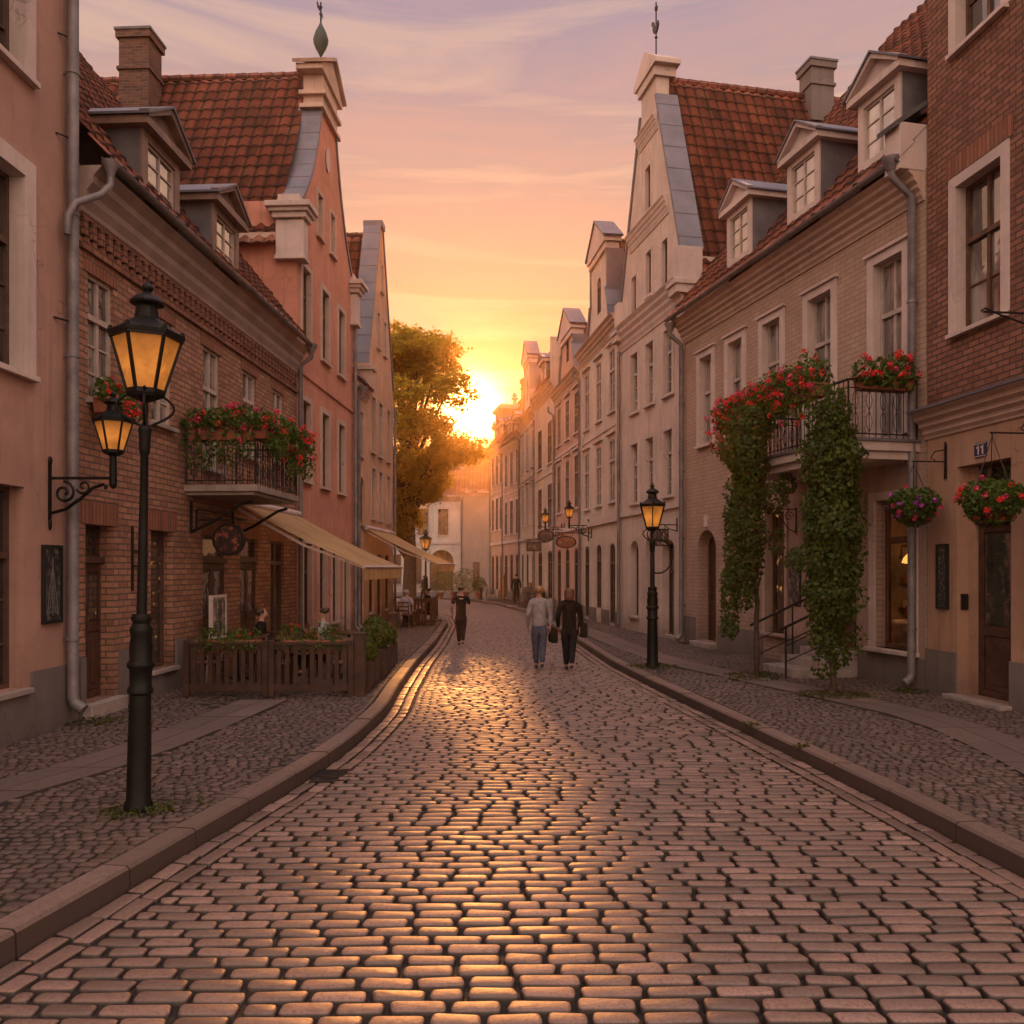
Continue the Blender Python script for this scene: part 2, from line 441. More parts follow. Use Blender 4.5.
def wall(b, outline, holes, mat, y=0.0, reveal=.18, depth=6.0, t=.4, sides=(True, True), name='wall'):
    L = b['L']; mb = MB()
    polys = [outline] + [hole_poly(h) for h in holes]
    flat = [p for q in polys for p in q]
    tris = tessellate_polygon([[Vector((u,z,0)) for u, z in q] for q in polys])
    mb.add([(u,y,z) for u, z in flat], [tuple(x) for x in tris])
    n = len(outline)
    umin = min(p[0] for p in outline); umax = max(p[0] for p in outline); zmin = min(p[1] for p in outline)
    for i in range(n):
        a, c = outline[i], outline[(i+1)%n]
        if a[1] == c[1] == zmin: continue
        side = abs(a[0]-c[0]) < 1e-6 and (abs(a[0]-umin) < 1e-6 or abs(a[0]-umax) < 1e-6)
        D = depth if side else t
        if side and not sides[0 if abs(a[0]-umin) < 1e-6 else 1]: D = t
        mb.add([(a[0],y,a[1]),(c[0],y,c[1]),(c[0],y+D,c[1]),(a[0],y+D,a[1])], [(0,1,2,3)])
    for h in holes:
        q = hole_poly(h); m = len(q); rv = h[5] if len(h) > 5 else reveal
        for i in range(m):
            a, c = q[i], q[(i+1)%m]
            mb.add([(a[0],y,a[1]),(c[0],y,c[1]),(c[0],y+rv,c[1]),(a[0],y+rv,a[1])], [(0,1,2,3)])
    return mb.build(name, mat, b)

def window(b, u0, u1, z0, z1, reveal=.18, y=0.0, sash='sash', glass='glass', surround=None, sw=.14, sill=True, bars=2, transom=.66, arch=0, head=0, cols=2, sproud=.045, fr=.055):
    yy = y + reveal
    s = MB(); d0, d1 = yy-.075, yy-.02
    s.box(u0, d0, z0, u0+fr, d1, z1); s.box(u1-fr, d0, z0, u1, d1, z1)
    s.box(u0+fr, d0, z0, u1-fr, d1, z0+fr); s.box(u0+fr, d0, z1-fr, u1-fr, d1, z1)
    zt = z0 + (z1-z0)*transom if transom else z1-fr
    if transom: s.box(u0+fr, d0-.02, zt-.04, u1-fr, d1-.003, zt+.04)
    for k in range(1, cols):
        u = u0 + (u1-u0)*k/cols
        s.box(u-.035, d0+.006, z0+fr, u+.035, d1-.006, zt-.04)
        if transom: s.box(u-.03, d0+.006, zt+.04, u+.03, d1-.006, z1-fr)
    for k in range(1, bars+1):
        zz = z0 + (zt-z0)*k/(bars+1)
        s.box(u0+fr, d0+.018, zz-.014, u1-fr, d1-.01, zz+.014)
    w = s.build('window', M[sash], b)
    g = MB().add([(u0-.02,yy-.03,z0-.02),(u1+.02,yy-.03,z0-.02),(u1+.02,yy-.03,z1+.02),(u0-.02,yy-.03,z1+.02)], [(0,1,2,3)])
    g.build('pane', M[glass], w)
    if surround:
        f = MB(); e = .004; p = sproud
        f.box(u0-sw, y-p, z0, u0+e, y+.006, z1+sw); f.box(u1-e, y-p, z0, u1+sw, y+.006, z1+sw)
        f.box(u0+e, y-p+.002, z1-e, u1-e, y+.006, z1+sw-.002)
        if head: f.box(u0-sw-.05, y-p-.05, z1+sw, u1+sw+.05, y+.006, z1+sw+.06)
        q_ = yy-.078
        f.box(u0+.0005, y+.007, z0+.001, u0+.007, q_, z1-.001); f.box(u1-.007, y+.007, z0+.001, u1-.0005, q_, z1-.001); f.box(u0+.008, y+.007, z1-.007, u1-.008, q_, z1-.0005)
        f.build('frame', M[surround], w, bevel=.008)
    if sill:
        k = MB(); sx = sw*.9 if surround else .06
        k.box(u0-sx, y-.10, z0-.07, u1+sx, yy-.07, z0-.004 if not surround else z0)
        k.build('sill', M['sill'] if not surround else M[surround], w, bevel=.006)
    return w

def door(b, u0, u1, z0, z1, reveal=.3, y=0.0, mat='wood', transom=0, glass=True, surround=None, sw=.14, double=False, lit=False):
    yy = y + reveal; top = z1 - transom
    d = MB(); d.box(u0, yy-.07, z0, u1, yy-.01, top)
    leaves = [(u0,(u0+u1)/2),((u0+u1)/2,u1)] if double else [(u0,u1)]
    for a, c in leaves:
        m = .10*(c-a)/.9
        for zz0, zz1 in ((z0+.12, z0+.95),):
            d.box(a+m*1.4, yy-.09, zz0, c-m*1.4, yy-.07, zz1)
            d.box(a+m*2.6, yy-.105, zz0+.1, c-m*2.6, yy-.09, zz1-.1)
        # stiles and rails standing proud
        d.box(a+.003, yy-.10, z0+.002, a+m, yy-.071, top-.002); d.box(c-m, yy-.10, z0+.002, c-.003, yy-.071, top-.002)
        d.box(a+m, yy-.098, z0+.002, c-m, yy-.071, z0+.11); d.box(a+m, yy-.098, z0+.97, c-m, yy-.071, z0+1.1); d.box(a+m, yy-.098, top-.13, c-m, yy-.071, top-.002)
    if transom: d.box(u0-.02, yy-.16, top, u1+.02, yy-.01, top+.09)
    w = d.build('door', M[mat], b, bevel=.006)
    for a, c in leaves:
        m = .10*(c-a)/.9
        if glass:
            MB().box(a+m+.04, yy-.082, z0+1.14, c-m-.04, yy-.069, top-.17).build('pane', M['glasswarm' if lit else 'glassdark'], w)
    if transom:
        f = MB(); f.box(u0, yy-.08, top+.09, u0+.05, yy-.02, z1); f.box(u1-.05, yy-.08, top+.09, u1, yy-.02, z1); f.box(u0+.05, yy-.08, z1-.05, u1-.05, yy-.02, z1); f.box(u0+.05,yy-.08,top+.09,u1-.05,yy-.02,top+.13)
        f.build('frame', M[mat], w)
        MB().add([(u0-.02,yy-.04,top+.05),(u1+.02,yy-.04,top+.05),(u1+.02,yy-.04,z1+.02),(u0-.02,yy-.04,z1+.02)], [(0,1,2,3)]).build('pane', M['glasswarm' if lit else 'glassdark'], w)
    h = MB(); ux = leaves[0][1]-.09 if not double else leaves[0][1]-.06
    h.box(ux-.02, yy-.112, z0+.96, ux+.02, yy-.10, z0+1.14); h.tube([(ux,yy-.11,z0+1.06),(ux,yy-.16,z0+1.06),(ux-.1,yy-.165,z0+1.05)], .011, 6)
    h.build('handle', M['iron'], w)
    if surround:
        f = MB(); p = .05
        f.box(u0-sw, y-p, z0, u0+.004, y+.006, z1+sw); f.box(u1-.004, y-p, z0, u1+sw, y+.006, z1+sw); f.box(u0+.004, y-p+.002, z1-.004, u1-.004, y+.006, z1+sw-.002)
        f.build('frame', M[surround], w, bevel=.01)
    return w

def cornice(b, u0, u1, z0, z1, out=.35, y=0.0, mat='cornice', name='cornice', steps=4):
    pr = [(y+.02, z0)]
    for k in range(steps):
        f = k/steps; f2 = (k+1)/steps
        o0 = .03 + (out-.03)*(f**1.4); o1 = .03 + (out-.03)*(f2**1.4)
        za = z0 + (z1-z0)*f; zb = z0 + (z1-z0)*f2
        pr += [(y-o0, za), (y-o0-.012, za + (zb-za)*.35), (y-o1*.92-.02, zb-.02)]
    pr += [(y-out, z1), (y+.02, z1)]
    return MB().prof(pr, u0, u1).build(name, M[mat], b)

def gutter(b, u0, u1, y, z, r=.075):
    pts = []
    for k in range(9):
        a = math.pi + math.pi*k/8; pts.append((y + r*math.cos(a), z + r*math.sin(a)))
    inner = [(y + (r-.012)*math.cos(a), z + (r-.012)*math.sin(a)) for a in [math.pi + math.pi*k/8 for k in range(9)]]
    return MB().prof(pts + inner[::-1], u0, u1).build('gutter', M['pipe'], b, smooth=True)

def drainpipe(b, u, y, ztop, zbot=.12, r=.055, out=.35, hopper=True, shoe=True, ygut=None, mat='pipe'):
    """down pipe with swan neck from the gutter (YGUT) back to the wall"""
    m = MB(); yw = y - r - .05
    path = []
    if ygut is not None: path += [(u, ygut, ztop), (u, ygut, ztop-.22), (u, yw, ztop-.22-abs(yw-ygut)*.8)]
    else: path += [(u, yw, ztop)]
    path += [(u, yw, zbot+.12)]
    if shoe: path += [(u, yw-.03, zbot+.03), (u, yw-.15, zbot-.05)]
    m.tube(path, r, 12)
    if hopper and ygut is not None:
        m.lathe([(r+.01,-.02),(r+.03,.04),(r+.1,.16),(r+.1,.2)], (u, ygut, ztop-.1), 10)
    z = zbot + .9
    while z < ztop-1:
        m.lathe([(r+.012,-.025),(r+.012,.025)], (u,yw,z), 12); m.box(u-.012, yw, z-.012, u+.012, y+.01, z+.012); z += 1.9
    return m.build('drainpipe', M[mat], b, smooth=True)

def tiles(b, O, U, V, width, length, tw=.34, ch=.42, amp=.055, seg=7, lift=.05, mat='tile', name='roof', clip=None):
    """pantile roof: O lower-left corner, U unit along the eave, V unit up the slope (local coordinates of b)"""
    O = np.array(O, float); U = np.array(U, float); V = np.array(V, float)
    U /= np.linalg.norm(U); V /= np.linalg.norm(V); N = np.cross(U, V)
    if N[2] < 0: N = -N
    nu = int(width/tw*seg)+1; us = np.linspace(0, width, nu+1)
    nc = int(math.ceil(length/ch)); r = np.random.default_rng(int(abs(O.sum()*1000)) % 9999)
    rows = []; vs = []; hs = []
    for i in range(nc):
        a = i*ch; c = min(length, (i+1)*ch)
        vs += [a+.002, c]; hs += [lift, 0.0]
    vs = np.array(vs); hs = np.array(hs)
    wave = amp*(0.5+0.5*np.sin(2*np.pi*us/tw)) ** 1.0
    jit = r.normal(0, .006, (nc, int(width/tw)+2))
    P = np.zeros((len(vs), nu+1, 3)); uv = np.zeros((len(vs), nu+1, 2))
    col = np.minimum((us/tw).astype(int), jit.shape[1]-1)
    sag = .03*np.sin(us*.9+1)
    for i in range(len(vs)):
        h = wave + hs[i] + jit[i//2][col] + sag*.5
        P[i] = O + np.outer(us, U) + V*vs[i] + np.outer(h, N)
        uv[i,:,0] = us; uv[i,:,1] = np.where(i%2==0, vs[i]+.0005, vs[i]-.0015)
    idx = np.arange(len(vs)*(nu+1)).reshape(len(vs), nu+1)
    F = np.stack([idx[:-1,:-1], idx[:-1,1:], idx[1:,1:], idx[1:,:-1]], -1).reshape(-1,4)
    if clip is not None:
        cen = P.reshape(-1,3)[F].mean(1); F = F[clip(cen)]
    return raw_mesh(name, P.reshape(-1,3), [F], M[mat], b, False, uv.reshape(-1,2))

def ridge(b, a, c, mat='tile', parent=None):
    a = Vector(a); c = Vector(c); n = max(2, int((c-a).length/.38)); m = MB()
    for i in range(n):
        p = a.lerp(c, i/n); q = a.lerp(c, (i+1.06)/n)
        m.tube([p, q], [.13, .11], 8)
    return m.build('ridge', M[mat], parent or b, smooth=True)

def chimney(b, x, y, z0, z1, w=.8, d=.8, mat='chimney'):
    m = MB(); m.box(x-w/2, y-d/2, z0, x+w/2, y+d/2, z1)
    zc = z0 + (z1-z0)*.62
    m.box(x-w/2-.05, y-d/2-.05, zc, x+w/2+.05, y+d/2+.05, zc+.09)
    m.box(x-w/2-.07, y-d/2-.07, z1-.14, x+w/2+.07, y+d/2+.07, z1+.06)
    o = m.build('chimney', M[mat], b)
    MB().box(x-w/2-.1, y-d/2-.1, z1+.06, x+w/2+.1, y+d/2+.1, z1+.13).build('cap', M['lead'], o)
    return o

def dormer(b, uc, y, z0, w=1.2, h=1.05, peak=.55, depth=2.2, glass='glasspale', trim='trimwarm', slope=1.25):
    """gabled dormer standing on the roof slope, front at local y"""
    u0, u1 = uc-w/2, uc+w/2; z1 = z0+h; s = .16
    m = MB()
    # cheeks
    m.box(u0+.07, y+.10, z0-.5, u1-.07, y+depth-.02, z1-.01)
    o = m.build('dormer', M['black'], b)
    for u in (u0, u1-.06): MB().box(u, y+.05, z0-.5, u+.06, y+depth, z1).build('cheek', M['lead'], o)
    f = MB()   # front frame
    f.box(u0, y, z0-.12, u0+s, y+.06, z1); f.box(u1-s, y, z0-.12, u1, y+.06, z1)
    f.box(u0+s, y+.002, z1-.14, u1-s, y+.06, z1); f.box(u0+s, y-.04, z0-.12, u1-s, y+.06, z0+.02)
    f.build('frame', M[trim], o, bevel=.008)
    wd = MB(); a, c, q0, q1 = u0+s, u1-s, z0+.02, z1-.14
    yy = y+.075
    wd.box(a, yy-.03, q0, a+.04, yy+.01, q1); wd.box(c-.04, yy-.03, q0, c, yy+.01, q1); wd.box(a+.04, yy-.03, q0, c-.04, yy+.01, q0+.04); wd.box(a+.04, yy-.03, q1-.04, c-.04, yy+.01, q1)
    mm = (a+c)/2; wd.box(mm-.025, yy-.025, q0+.04, mm+.025, yy+.005, q1-.04)
    for k in (1, 2): zz = q0+(q1-q0)*k/3; wd.box(a+.04, yy-.02, zz-.012, c-.04, yy, zz+.012)
    wd.build('window', M['sashpale'], o)
    MB().add([(a-.02,yy,q0-.02),(c+.02,yy,q0-.02),(c+.02,yy,q1+.02),(a-.02,yy,q1+.02)], [(0,1,2,3)]).build('pane', M['glasspale'], o)
    # pediment: tympanum, moulding, entablature along the sides
    p = MB(); ov = .16
    p.prism([(u0-ov*.9, z1+.12),(u1+ov*.9, z1+.12),(uc, z1+peak+.03)], y-.02, y+.12)
    p.box(u0-ov, y-.14, z1, u1+ov, y+depth*.8, z1+.13)
    for sgn in (-1, 1):
        e = uc + sgn*(w/2+ov)
        p.bar((e, y-.09, z1+.15), (uc, y-.09, z1+peak+.02), .14, .11)
    p.build('pediment', M[trim], o)
    r = MB()
    for sgn in (-1, 1):
        e = uc + sgn*(w/2+ov+.05)
        r.add([(e,y-.2,z1+.16),(e,y+depth,z1+.16),(uc,y+depth,z1+peak+.1),(uc,y-.2,z1+peak+.1),
               (e,y-.2,z1+.12),(e,y+depth,z1+.12),(uc,y+depth,z1+peak+.06),(uc,y-.2,z1+peak+.06)],
              [(0,1,2,3),(4,7,6,5),(0,3,7,4),(0,4,5,1)])
    r.build('roof', M['zinc'], o)
    return o

def coping(b, pts, y0=-.08, y1=.55, th=.09, mat='zinc', name='coping', up=.0):
    m = MB(); n = len(pts)
    for i in range(n-1):
        (a, za), (c, zc) = pts[i], pts[i+1]
        L = math.hypot(c-a, zc-za); nx, nz = -(zc-za)/L, (c-a)/L
        if nz < 0: nx, nz = -nx, -nz
        lo = [(a, za), (c, zc)]; hi = [(a+nx*th, za+nz*th), (c+nx*th, zc+nz*th)]
        m.prism([lo[0], lo[1], hi[1], hi[0]], y0, y1)
        # standing seams across the sheet
        k = max(1, int(L/.75))
        for j in range(k):
            t = (j+.5)/k; px, pz = a+(c-a)*t+nx*th, za+(zc-za)*t+nz*th
            m.bar((px, y0+.002, pz), (px, y1-.002, pz), .02, .016)
    return m.build(name, M[mat], b)

def gable_roof(b, L, eave, rz, D, y0=.42, mat='tile', seg=6, rz_off=.35, both=True, ov=0.0, tw=.34):
    """two slopes, ridge running away from the street"""
    hw = L/2; z_r = rz - rz_off; sl = math.hypot(hw, z_r-eave)
    tiles(b, (L+ov, y0, eave - ov*(z_r-eave)/hw), (0,1,0), (-hw, 0, z_r-eave), D-y0, sl+ov*sl/hw, mat=mat, seg=seg, tw=tw)
    tiles(b, (-ov, y0, eave - ov*(z_r-eave)/hw), (0,1,0), (hw, 0, z_r-eave), D-y0, sl+ov*sl/hw, mat=mat, seg=seg, tw=tw)
    ridge(b, (hw, y0, z_r+.05), (hw, D, z_r+.05), mat)

def wall_bracket_sign(name, label, b, u, z, out, shape, group=None, mat='iron'): pass
# ------------------------------------------------------------------ ground
KL = np.array([(0,-3.9),(2,-3.45),(4.77,-2.88),(5.9,-2.68),(6.95,-2.52),(8.4,-2.25),(10.2,-2.0),(13,-1.90),(15.3,-2.04),(19.6,-2.18),(24.7,-2.22),(33.3,-2.5),(39,-3.1),(43,-4.1),(47,-6.2),(50,-9),(52,-14),(53,-30)])
KR = np.array([(0,4.1),(3,3.95),(6.16,3.72),(8.2,3.55),(9.7,3.38),(12.3,3.08),(15.3,2.7),(19.2,2.28),(25.7,1.93),(32.3,1.45),(43,.62),(51.4,-.9),(57.6,-2.7),(62,-6),(64.5,-12),(65.5,-30)])
def smooth_curve(T, y):
    y = np.asarray(y, float); acc = 0
    offs = np.linspace(-1.6, 1.6, 9); w = np.exp(-(offs/.9)**2); w /= w.sum()
    for o, q in zip(offs, w): acc = acc + q*np.interp(y+o, T[:,0], T[:,1])
    return acc
kL = lambda y: smooth_curve(KL, y)
kR = lambda y: smooth_curve(KR, y)
# pavement outlines run along the house fronts
WL = np.array([(0,-6.2),(11.8,-6.0),(21.8,-5.5),(27.9,-5.2),(34.8,-4.85),(34.9,-26),(90,-26)])
WR = np.array([(0,8.9),(14.7,7.14),(24.2,4.9),(29.8,3.77),(36,2.94),(72,-1.9),(72.2,8),(90,8)])

def strip_sheet(name, ya, left, right, z, mat, kind='structure'):
    V = []; n = len(ya)
    for y, a, c in zip(ya, left, right): V += [(a,y,z),(c,y,z)]
    F = np.array([(2*i,2*i+1,2*i+3,2*i+2) for i in range(n-1)])
    return tag(raw_mesh(name, V, [F], M[mat], None), kind=kind)

tag(raw_mesh('ground', [(-250,-60,-.30),(250,-60,-.30),(250,400,-.30),(-250,400,-.30)], [np.array([(0,1,2,3)])], M['asphalt']), kind='structure')

def stones(C, A, Bh, rot, tilt, z, full=True, r=.3, rise=.012, depth=.05):
    """array of rounded setts. C centres (n,2), A half length, Bh half width -> V, faces"""
    n = len(C); k = 12 if full else 8
    if full:
        ring = []
        for cx, cy, a0 in ((1,1,0),(-1,1,90),(-1,-1,180),(1,-1,270)):
            for q in (0,45,90): ring.append((cx, cy, math.cos(R(a0+q)), math.sin(R(a0+q))))
    else:
        ring = []
        for cx, cy, a0 in ((1,1,0),(-1,1,90),(-1,-1,180),(1,-1,270)):
            for q in (0,90): ring.append((cx, cy, math.cos(R(a0+q)), math.sin(R(a0+q))))
    ring = np.array(ring)
    rr = (np.minimum(A, Bh)*r)[:,None]
    layers = [(0,-depth),(.003,-rise*1.1),(.009,-rise*.3),(.022,0)] if full else [(0,-depth),(0,-rise),(.018,0)]
    out = []
    jx = rng.normal(0, .005, (n,4)); jy = rng.normal(0, .0035, (n,4))
    per = k//4
    for inset, dz in layers:
        a = (A[:,None]-inset); bb = (Bh[:,None]-inset)
        px = ring[:,0]*(a-rr) + ring[:,2]*rr; py = ring[:,1]*(bb-rr) + ring[:,3]*rr
        px = px + np.repeat(jx, per, 1); py = py + np.repeat(jy, per, 1)
        out.append(np.stack([px, py, np.full_like(px, dz)], -1))
    top = np.stack([np.zeros((n,1)), np.zeros((n,1)), np.full((n,1), rise*.22)], -1)
    P = np.concatenate(out + [top], 1)                 # n, k*layers+1, 3
    zt = P[:,:,2] + P[:,:,0]*tilt[:,0:1] + P[:,:,1]*tilt[:,1:2] + z[:,None]
    c, s = np.cos(rot)[:,None], np.sin(rot)[:,None]
    X = C[:,0:1] + P[:,:,0]*c - P[:,:,1]*s; Y = C[:,1:2] + P[:,:,0]*s + P[:,:,1]*c
    V = np.stack([X, Y, zt], -1)
    nl = len(layers); F4 = []; F3 = []
    for i in range(nl-1):
        for q in range(k): F4.append((i*k+q, i*k+(q+1)%k, (i+1)*k+(q+1)%k, (i+1)*k+q))
    for q in range(k): F3.append(((nl-1)*k+q, (nl-1)*k+(q+1)%k, nl*k))
    m = nl*k+1; base = (np.arange(n)*m)[:,None,None]
    return V.reshape(-1,3), (np.array(F4)[None]+base).reshape(-1,4), (np.array(F3)[None]+base).reshape(-1,3)

def merge(parts):
    V = []; F4 = []; F3 = []; b = 0
    for v, f4, f3 in parts:
        V.append(v); F4.append(f4+b); F3.append(f3+b); b += len(v)
    return np.concatenate(V), np.concatenate(F4), np.concatenate(F3)

ZR = -.13
def field(y0, y1, fl, fr, pitch, length, gap, clip=None, warp=.05):
    C=[];A=[];B=[]
    y = y0; j = 0
    while y < y1:
        p = pitch*(1+rng.normal(0,.022))
        xl, xr = float(fl(y)), float(fr(y)); x = xl + rng.uniform(-.5,0)*length if False else xl
        first = True
        while x < xr - .05:
            l = float(np.clip(rng.normal(length, length*.12), length*.55, length*1.5))
            if first: l = length*((.95 if j%2 else .5)+rng.uniform(-.1,.1)); first = False
            if x + l > xr - .07: l = xr - x
            if clip is None or not clip(x+l/2, y+p/2):
                C.append((x+l/2, y+p/2)); A.append((l-gap)/2); B.append((p-gap)/2)
            x += l
        y += p; j += 1
    C = np.array(C); A = np.array(A); B = np.array(B)
    if warp:
        C[:,1] += warp*np.sin(C[:,0]*.8+.5) + warp*.5*np.sin(C[:,0]*1.9 + C[:,1]*.25)
    return C, A, B

GUT = .33
parts = []
cl = lambda x, y: x < -13
for (a, c, full) in ((2.6, 16, True), (16, 63, False)):
    C, A, Bh = field(a, c, lambda y: max(-13.5, kL(y)+GUT), lambda y: kR(y)-GUT, .130, .292, .018, warp=.012)
    n = len(C)
    parts.append(stones(C, A, Bh, rng.normal(0,.007,n), rng.normal(0,[.014,.02],(n,2)), ZR + rng.normal(0,.0022,n) + .012*np.sin(C[:,0]*.7)*np.sin(C[:,1]*.45), full, .45, .015))
# two gutter rows of setts running along each kerb
def gutter_row(kf, sgn, off, y0, y1, w=.15):
    y = y0; C=[];A=[];Bh=[];rot=[]
    while y < y1:
        l = float(np.clip(rng.normal(.30,.06), .18,.45))
        ym = y + l/2; dx = float(kf(ym+.2)-kf(ym-.2))/.4; ds = math.hypot(1,dx)
        C.append((float(kf(ym)) + sgn*off*ds, ym)); A.append((l*ds-.014)/2); Bh.append((w-.014)/2); rot.append(math.atan2(1,dx)); y += l
    n = len(C)
    return stones(np.array(C), np.array(A), np.array(Bh), np.array(rot), rng.normal(0,.02,(n,2)), ZR-.005+rng.normal(0,.003,n), True, .25, .010)
for off in (.085, .24):
    parts.append(gutter_row(kL, 1, off, 2.2, 44)); parts.append(gutter_row(kR, -1, off, 2.2, 52))
V, F4, F3 = merge(parts)
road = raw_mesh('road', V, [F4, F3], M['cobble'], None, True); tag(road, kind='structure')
ya = np.concatenate([np.linspace(1.5, 66, 90)])
V = []
for y in ya: V += [(max(-30, float(kL(y))), y, ZR-.036), (float(kR(y)), y, ZR-.036)]
raw_mesh('road_bed', V, [np.array([(2*i,2*i+1,2*i+3,2*i+2) for i in range(len(ya)-1)])], M['mortar'], road)

# kerb stones
def kerb(kf, sgn, y0, y1, name):
    m = MB(); y = y0; w = .21
    while y < y1:
        l = random.uniform(.85, 1.25); g = .008
        ys = np.linspace(y+g, y+l-g, 4); dz = random.gauss(0,.004)
        P = []
        for q in ys:
            x = float(kf(q)); dx = float(kf(q+.2)-kf(q-.2))/.4; ds = math.hypot(1,dx); nx, ny = -sgn/ds, sgn*dx/ds
            zt = .012+dz
            for o, z in ((.0,-.2),(.006,zt-.022),(.028,zt),(w,zt),(w,-.2)): P.append((x+nx*o, q+ny*o, z))
        F = []
        for i in range(3):
            for k in range(4): F.append((i*5+k, i*5+k+1, (i+1)*5+k+1, (i+1)*5+k))
        F += [(0,1,2,3,4),(15,19,18,17,16)]
        m.add(P, F); y += l
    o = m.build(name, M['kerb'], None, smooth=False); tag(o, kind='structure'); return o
kerb(kL, 1, 2.0, 49, 'kerb'); kerb(kR, -1, 2.0, 61, 'kerb')

# pavements: bed, a paved strip of slabs, small setts
SL = np.array([(3,-6.1),(8,-4.85),(9.43,-4.35),(12.4,-4.05),(13.6,-3.95)])      # centre of slab strip, left
SR = np.array([(4,4.75),(6,5.15),(9.4,5.72),(11,5.9),(12.4,5.80),(15.7,4.72),(19,3.6),(23,3.05),(30,2.4)])
def sett_field(name, y0, y1, fl, fr, strip, hw):
    def inside(x, y):
        return strip[0,0] < y < strip[-1,0] and abs(x - np.interp(y, strip[:,0], strip[:,1])) < hw
    ps = []
    C, A, Bh = field(y0, y1, fl, fr, .098, .118, .009, clip=inside, warp=.04)
    n = len(C)
    ps.append(stones(C, A, Bh, rng.normal(0,.07,n), rng.normal(0,.05,(n,2)), rng.normal(0,.004,n) + .015*np.sin(C[:,0]*1.3+1)*np.sin(C[:,1]*.8)-.004, False, .35, .011, .03))
    V, F4, F3 = merge(ps)
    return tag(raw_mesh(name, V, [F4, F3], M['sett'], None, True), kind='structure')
left_walk = sett_field('pavement', 3.0, 34, lambda y: np.interp(y, WL[:,0], WL[:,1])+.0, lambda y: kL(y)-.25, SL, .40)
right_walk = sett_field('pavement', 4.5, 34, lambda y: kR(y)+.25, lambda y: np.interp(y, WR[:,0], WR[:,1]), SR, .42)
def bed(kf, W, y0, y1, sgn, par):
    ya = np.linspace(y0, y1, 60); V = []
    for y in ya: V += [(float(kf(y)) - sgn*.2, y, -.020), (float(np.interp(y, W[:,0], W[:,1])) - sgn*.5, y, -.020)]
    raw_mesh('pavement_bed', V, [np.array([(2*i,2*i+1,2*i+3,2*i+2) for i in range(len(ya)-1)])], M['mortar'], par)
bed(kL, WL, 1.5, 34.7, 1, left_walk); bed(kR, WR, 1.5, 61, -1, right_walk)
# farther pavement left of the bend, and the little square in front of the far houses
far = MB()
far.add([(-26,34.9,-.012),(float(kL(34.9))-.2,34.9,-.012),(float(kL(39))-.2,39,-.012),(float(kL(43))-.2,43,-.012),(float(kL(46.5))-.2,46.5,-.012),(-26,50.5,-.012)], [(0,1,2,3,4,5)])
far.add([(-30,65.8,-.012),(-12,64.8,-.012),(-6,62.2,-.012),(-2.4,58.0,-.012),(0.5,58,-.012),(-1.0,78,-.012),(-30,80,-.012)], [(0,1,2,3,4,5,6)])
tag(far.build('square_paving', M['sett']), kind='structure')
def slab_strip(strip, hw, ln):
    m = MB(); y = strip[0,0]+.01
    while y < strip[-1,0]-.12:
        l = min(random.uniform(.9,1.15)*ln, strip[-1,0]-y); P = []
        for q in (y+.006, y+l-.006):
            x = float(np.interp(q, strip[:,0], strip[:,1]))
            P += [(x-hw, q), (x-.006, q), (x+.006,q), (x+hw, q)]
        z = .004 + random.gauss(0,.002)
        for i, j in ((0,1),(2,3)):
            a, c, d, e = P[i], P[j], P[4+j], P[4+i]
            m.add([(*a,z),(*c,z),(*d,z),(*e,z),(*a,z-.05),(*c,z-.05),(*d,z-.05),(*e,z-.05)], [(0,1,2,3),(0,4,5,1),(1,5,6,2),(2,6,7,3),(3,7,4,0)])
        y += l
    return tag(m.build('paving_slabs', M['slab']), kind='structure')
slab_strip(SL, .37, 1.0); slab_strip(SR, .39, 1.0)

for lab,x,y,rz in (('iron drain grate in the left gutter near the tall lamp post', -1.93, 9.15, .12),):
    dg_ = thing('drain_grate', lab, 'drain grate', (x,y,ZR-.004), rz); m = MB(); m.box(-.21,-.27,-.03,-.17,.27,.014).box(.17,-.27,-.03,.21,.27,.014).box(-.17,-.27,-.03,.17,-.23,.014).box(-.17,.23,-.03,.17,.27,.014); m.build('frame', M['iron'], dg_)
    m = MB(); m.box(-.17,-.23,-.03,.17,.23,-.012)
    for k in range(7): m.box(-.168,-.21+k*.065,-.012,.168,-.18+k*.065,.010)
    m.build('bars', M['iron'], dg_)
# ------------------------------------------------------------------ left side houses
GL = 'houses along the left side of the street'
# --- pink house at the near left edge
A = building('town_house', 'pink stucco house with grey base and framed poster, beside the grey rain pipe', (-6.14,2.5), (-6.02,11.76), GL)
L = A['L']
wins = [(6.83,8.05,.62,3.1),(6.83,8.05,4.5,6.95),(6.83,8.05,8.2,10.6),(3.3,4.5,.62,3.1),(3.3,4.5,4.55,7.0)]
wall(A, [(0,.0),(L,0),(L,15),(0,15)], [(*w,0,.26) for w in wins], M['pink'], reveal=.26)
for i, w in enumerate(wins):
    window(A, *w, reveal=.26, sash='sash', glass='glassdark', surround='trim' if i in (1,2,4) else None, sw=.22, bars=2, sproud=.03)
pl = MB()
pl.box(0,-.035,-.1,L-.002,.01,.60); pl.box(0,-.034,.60,6.70,.01,.80); pl.box(8.18,-.034,.60,L-.002,.01,.80)
build_each(pl, 'plinth', M['plinth'], A)
drainpipe(A, L-.30, 0, 15, .25, .075)
cb = MB()
cb.tube([(L-.45,-.0,9.2), (L-.3,-.14,9.2)], .012, 5); cb.tube([(L-.5,-.0,7.85),(L-.3,-.14,7.85)], .012, 5); cb.tube([(L-.55,0,5.4),(L-.28,-.14,5.4)], .014,5)
build_each(cb, 'pipe_clamp', M['iron'], A)

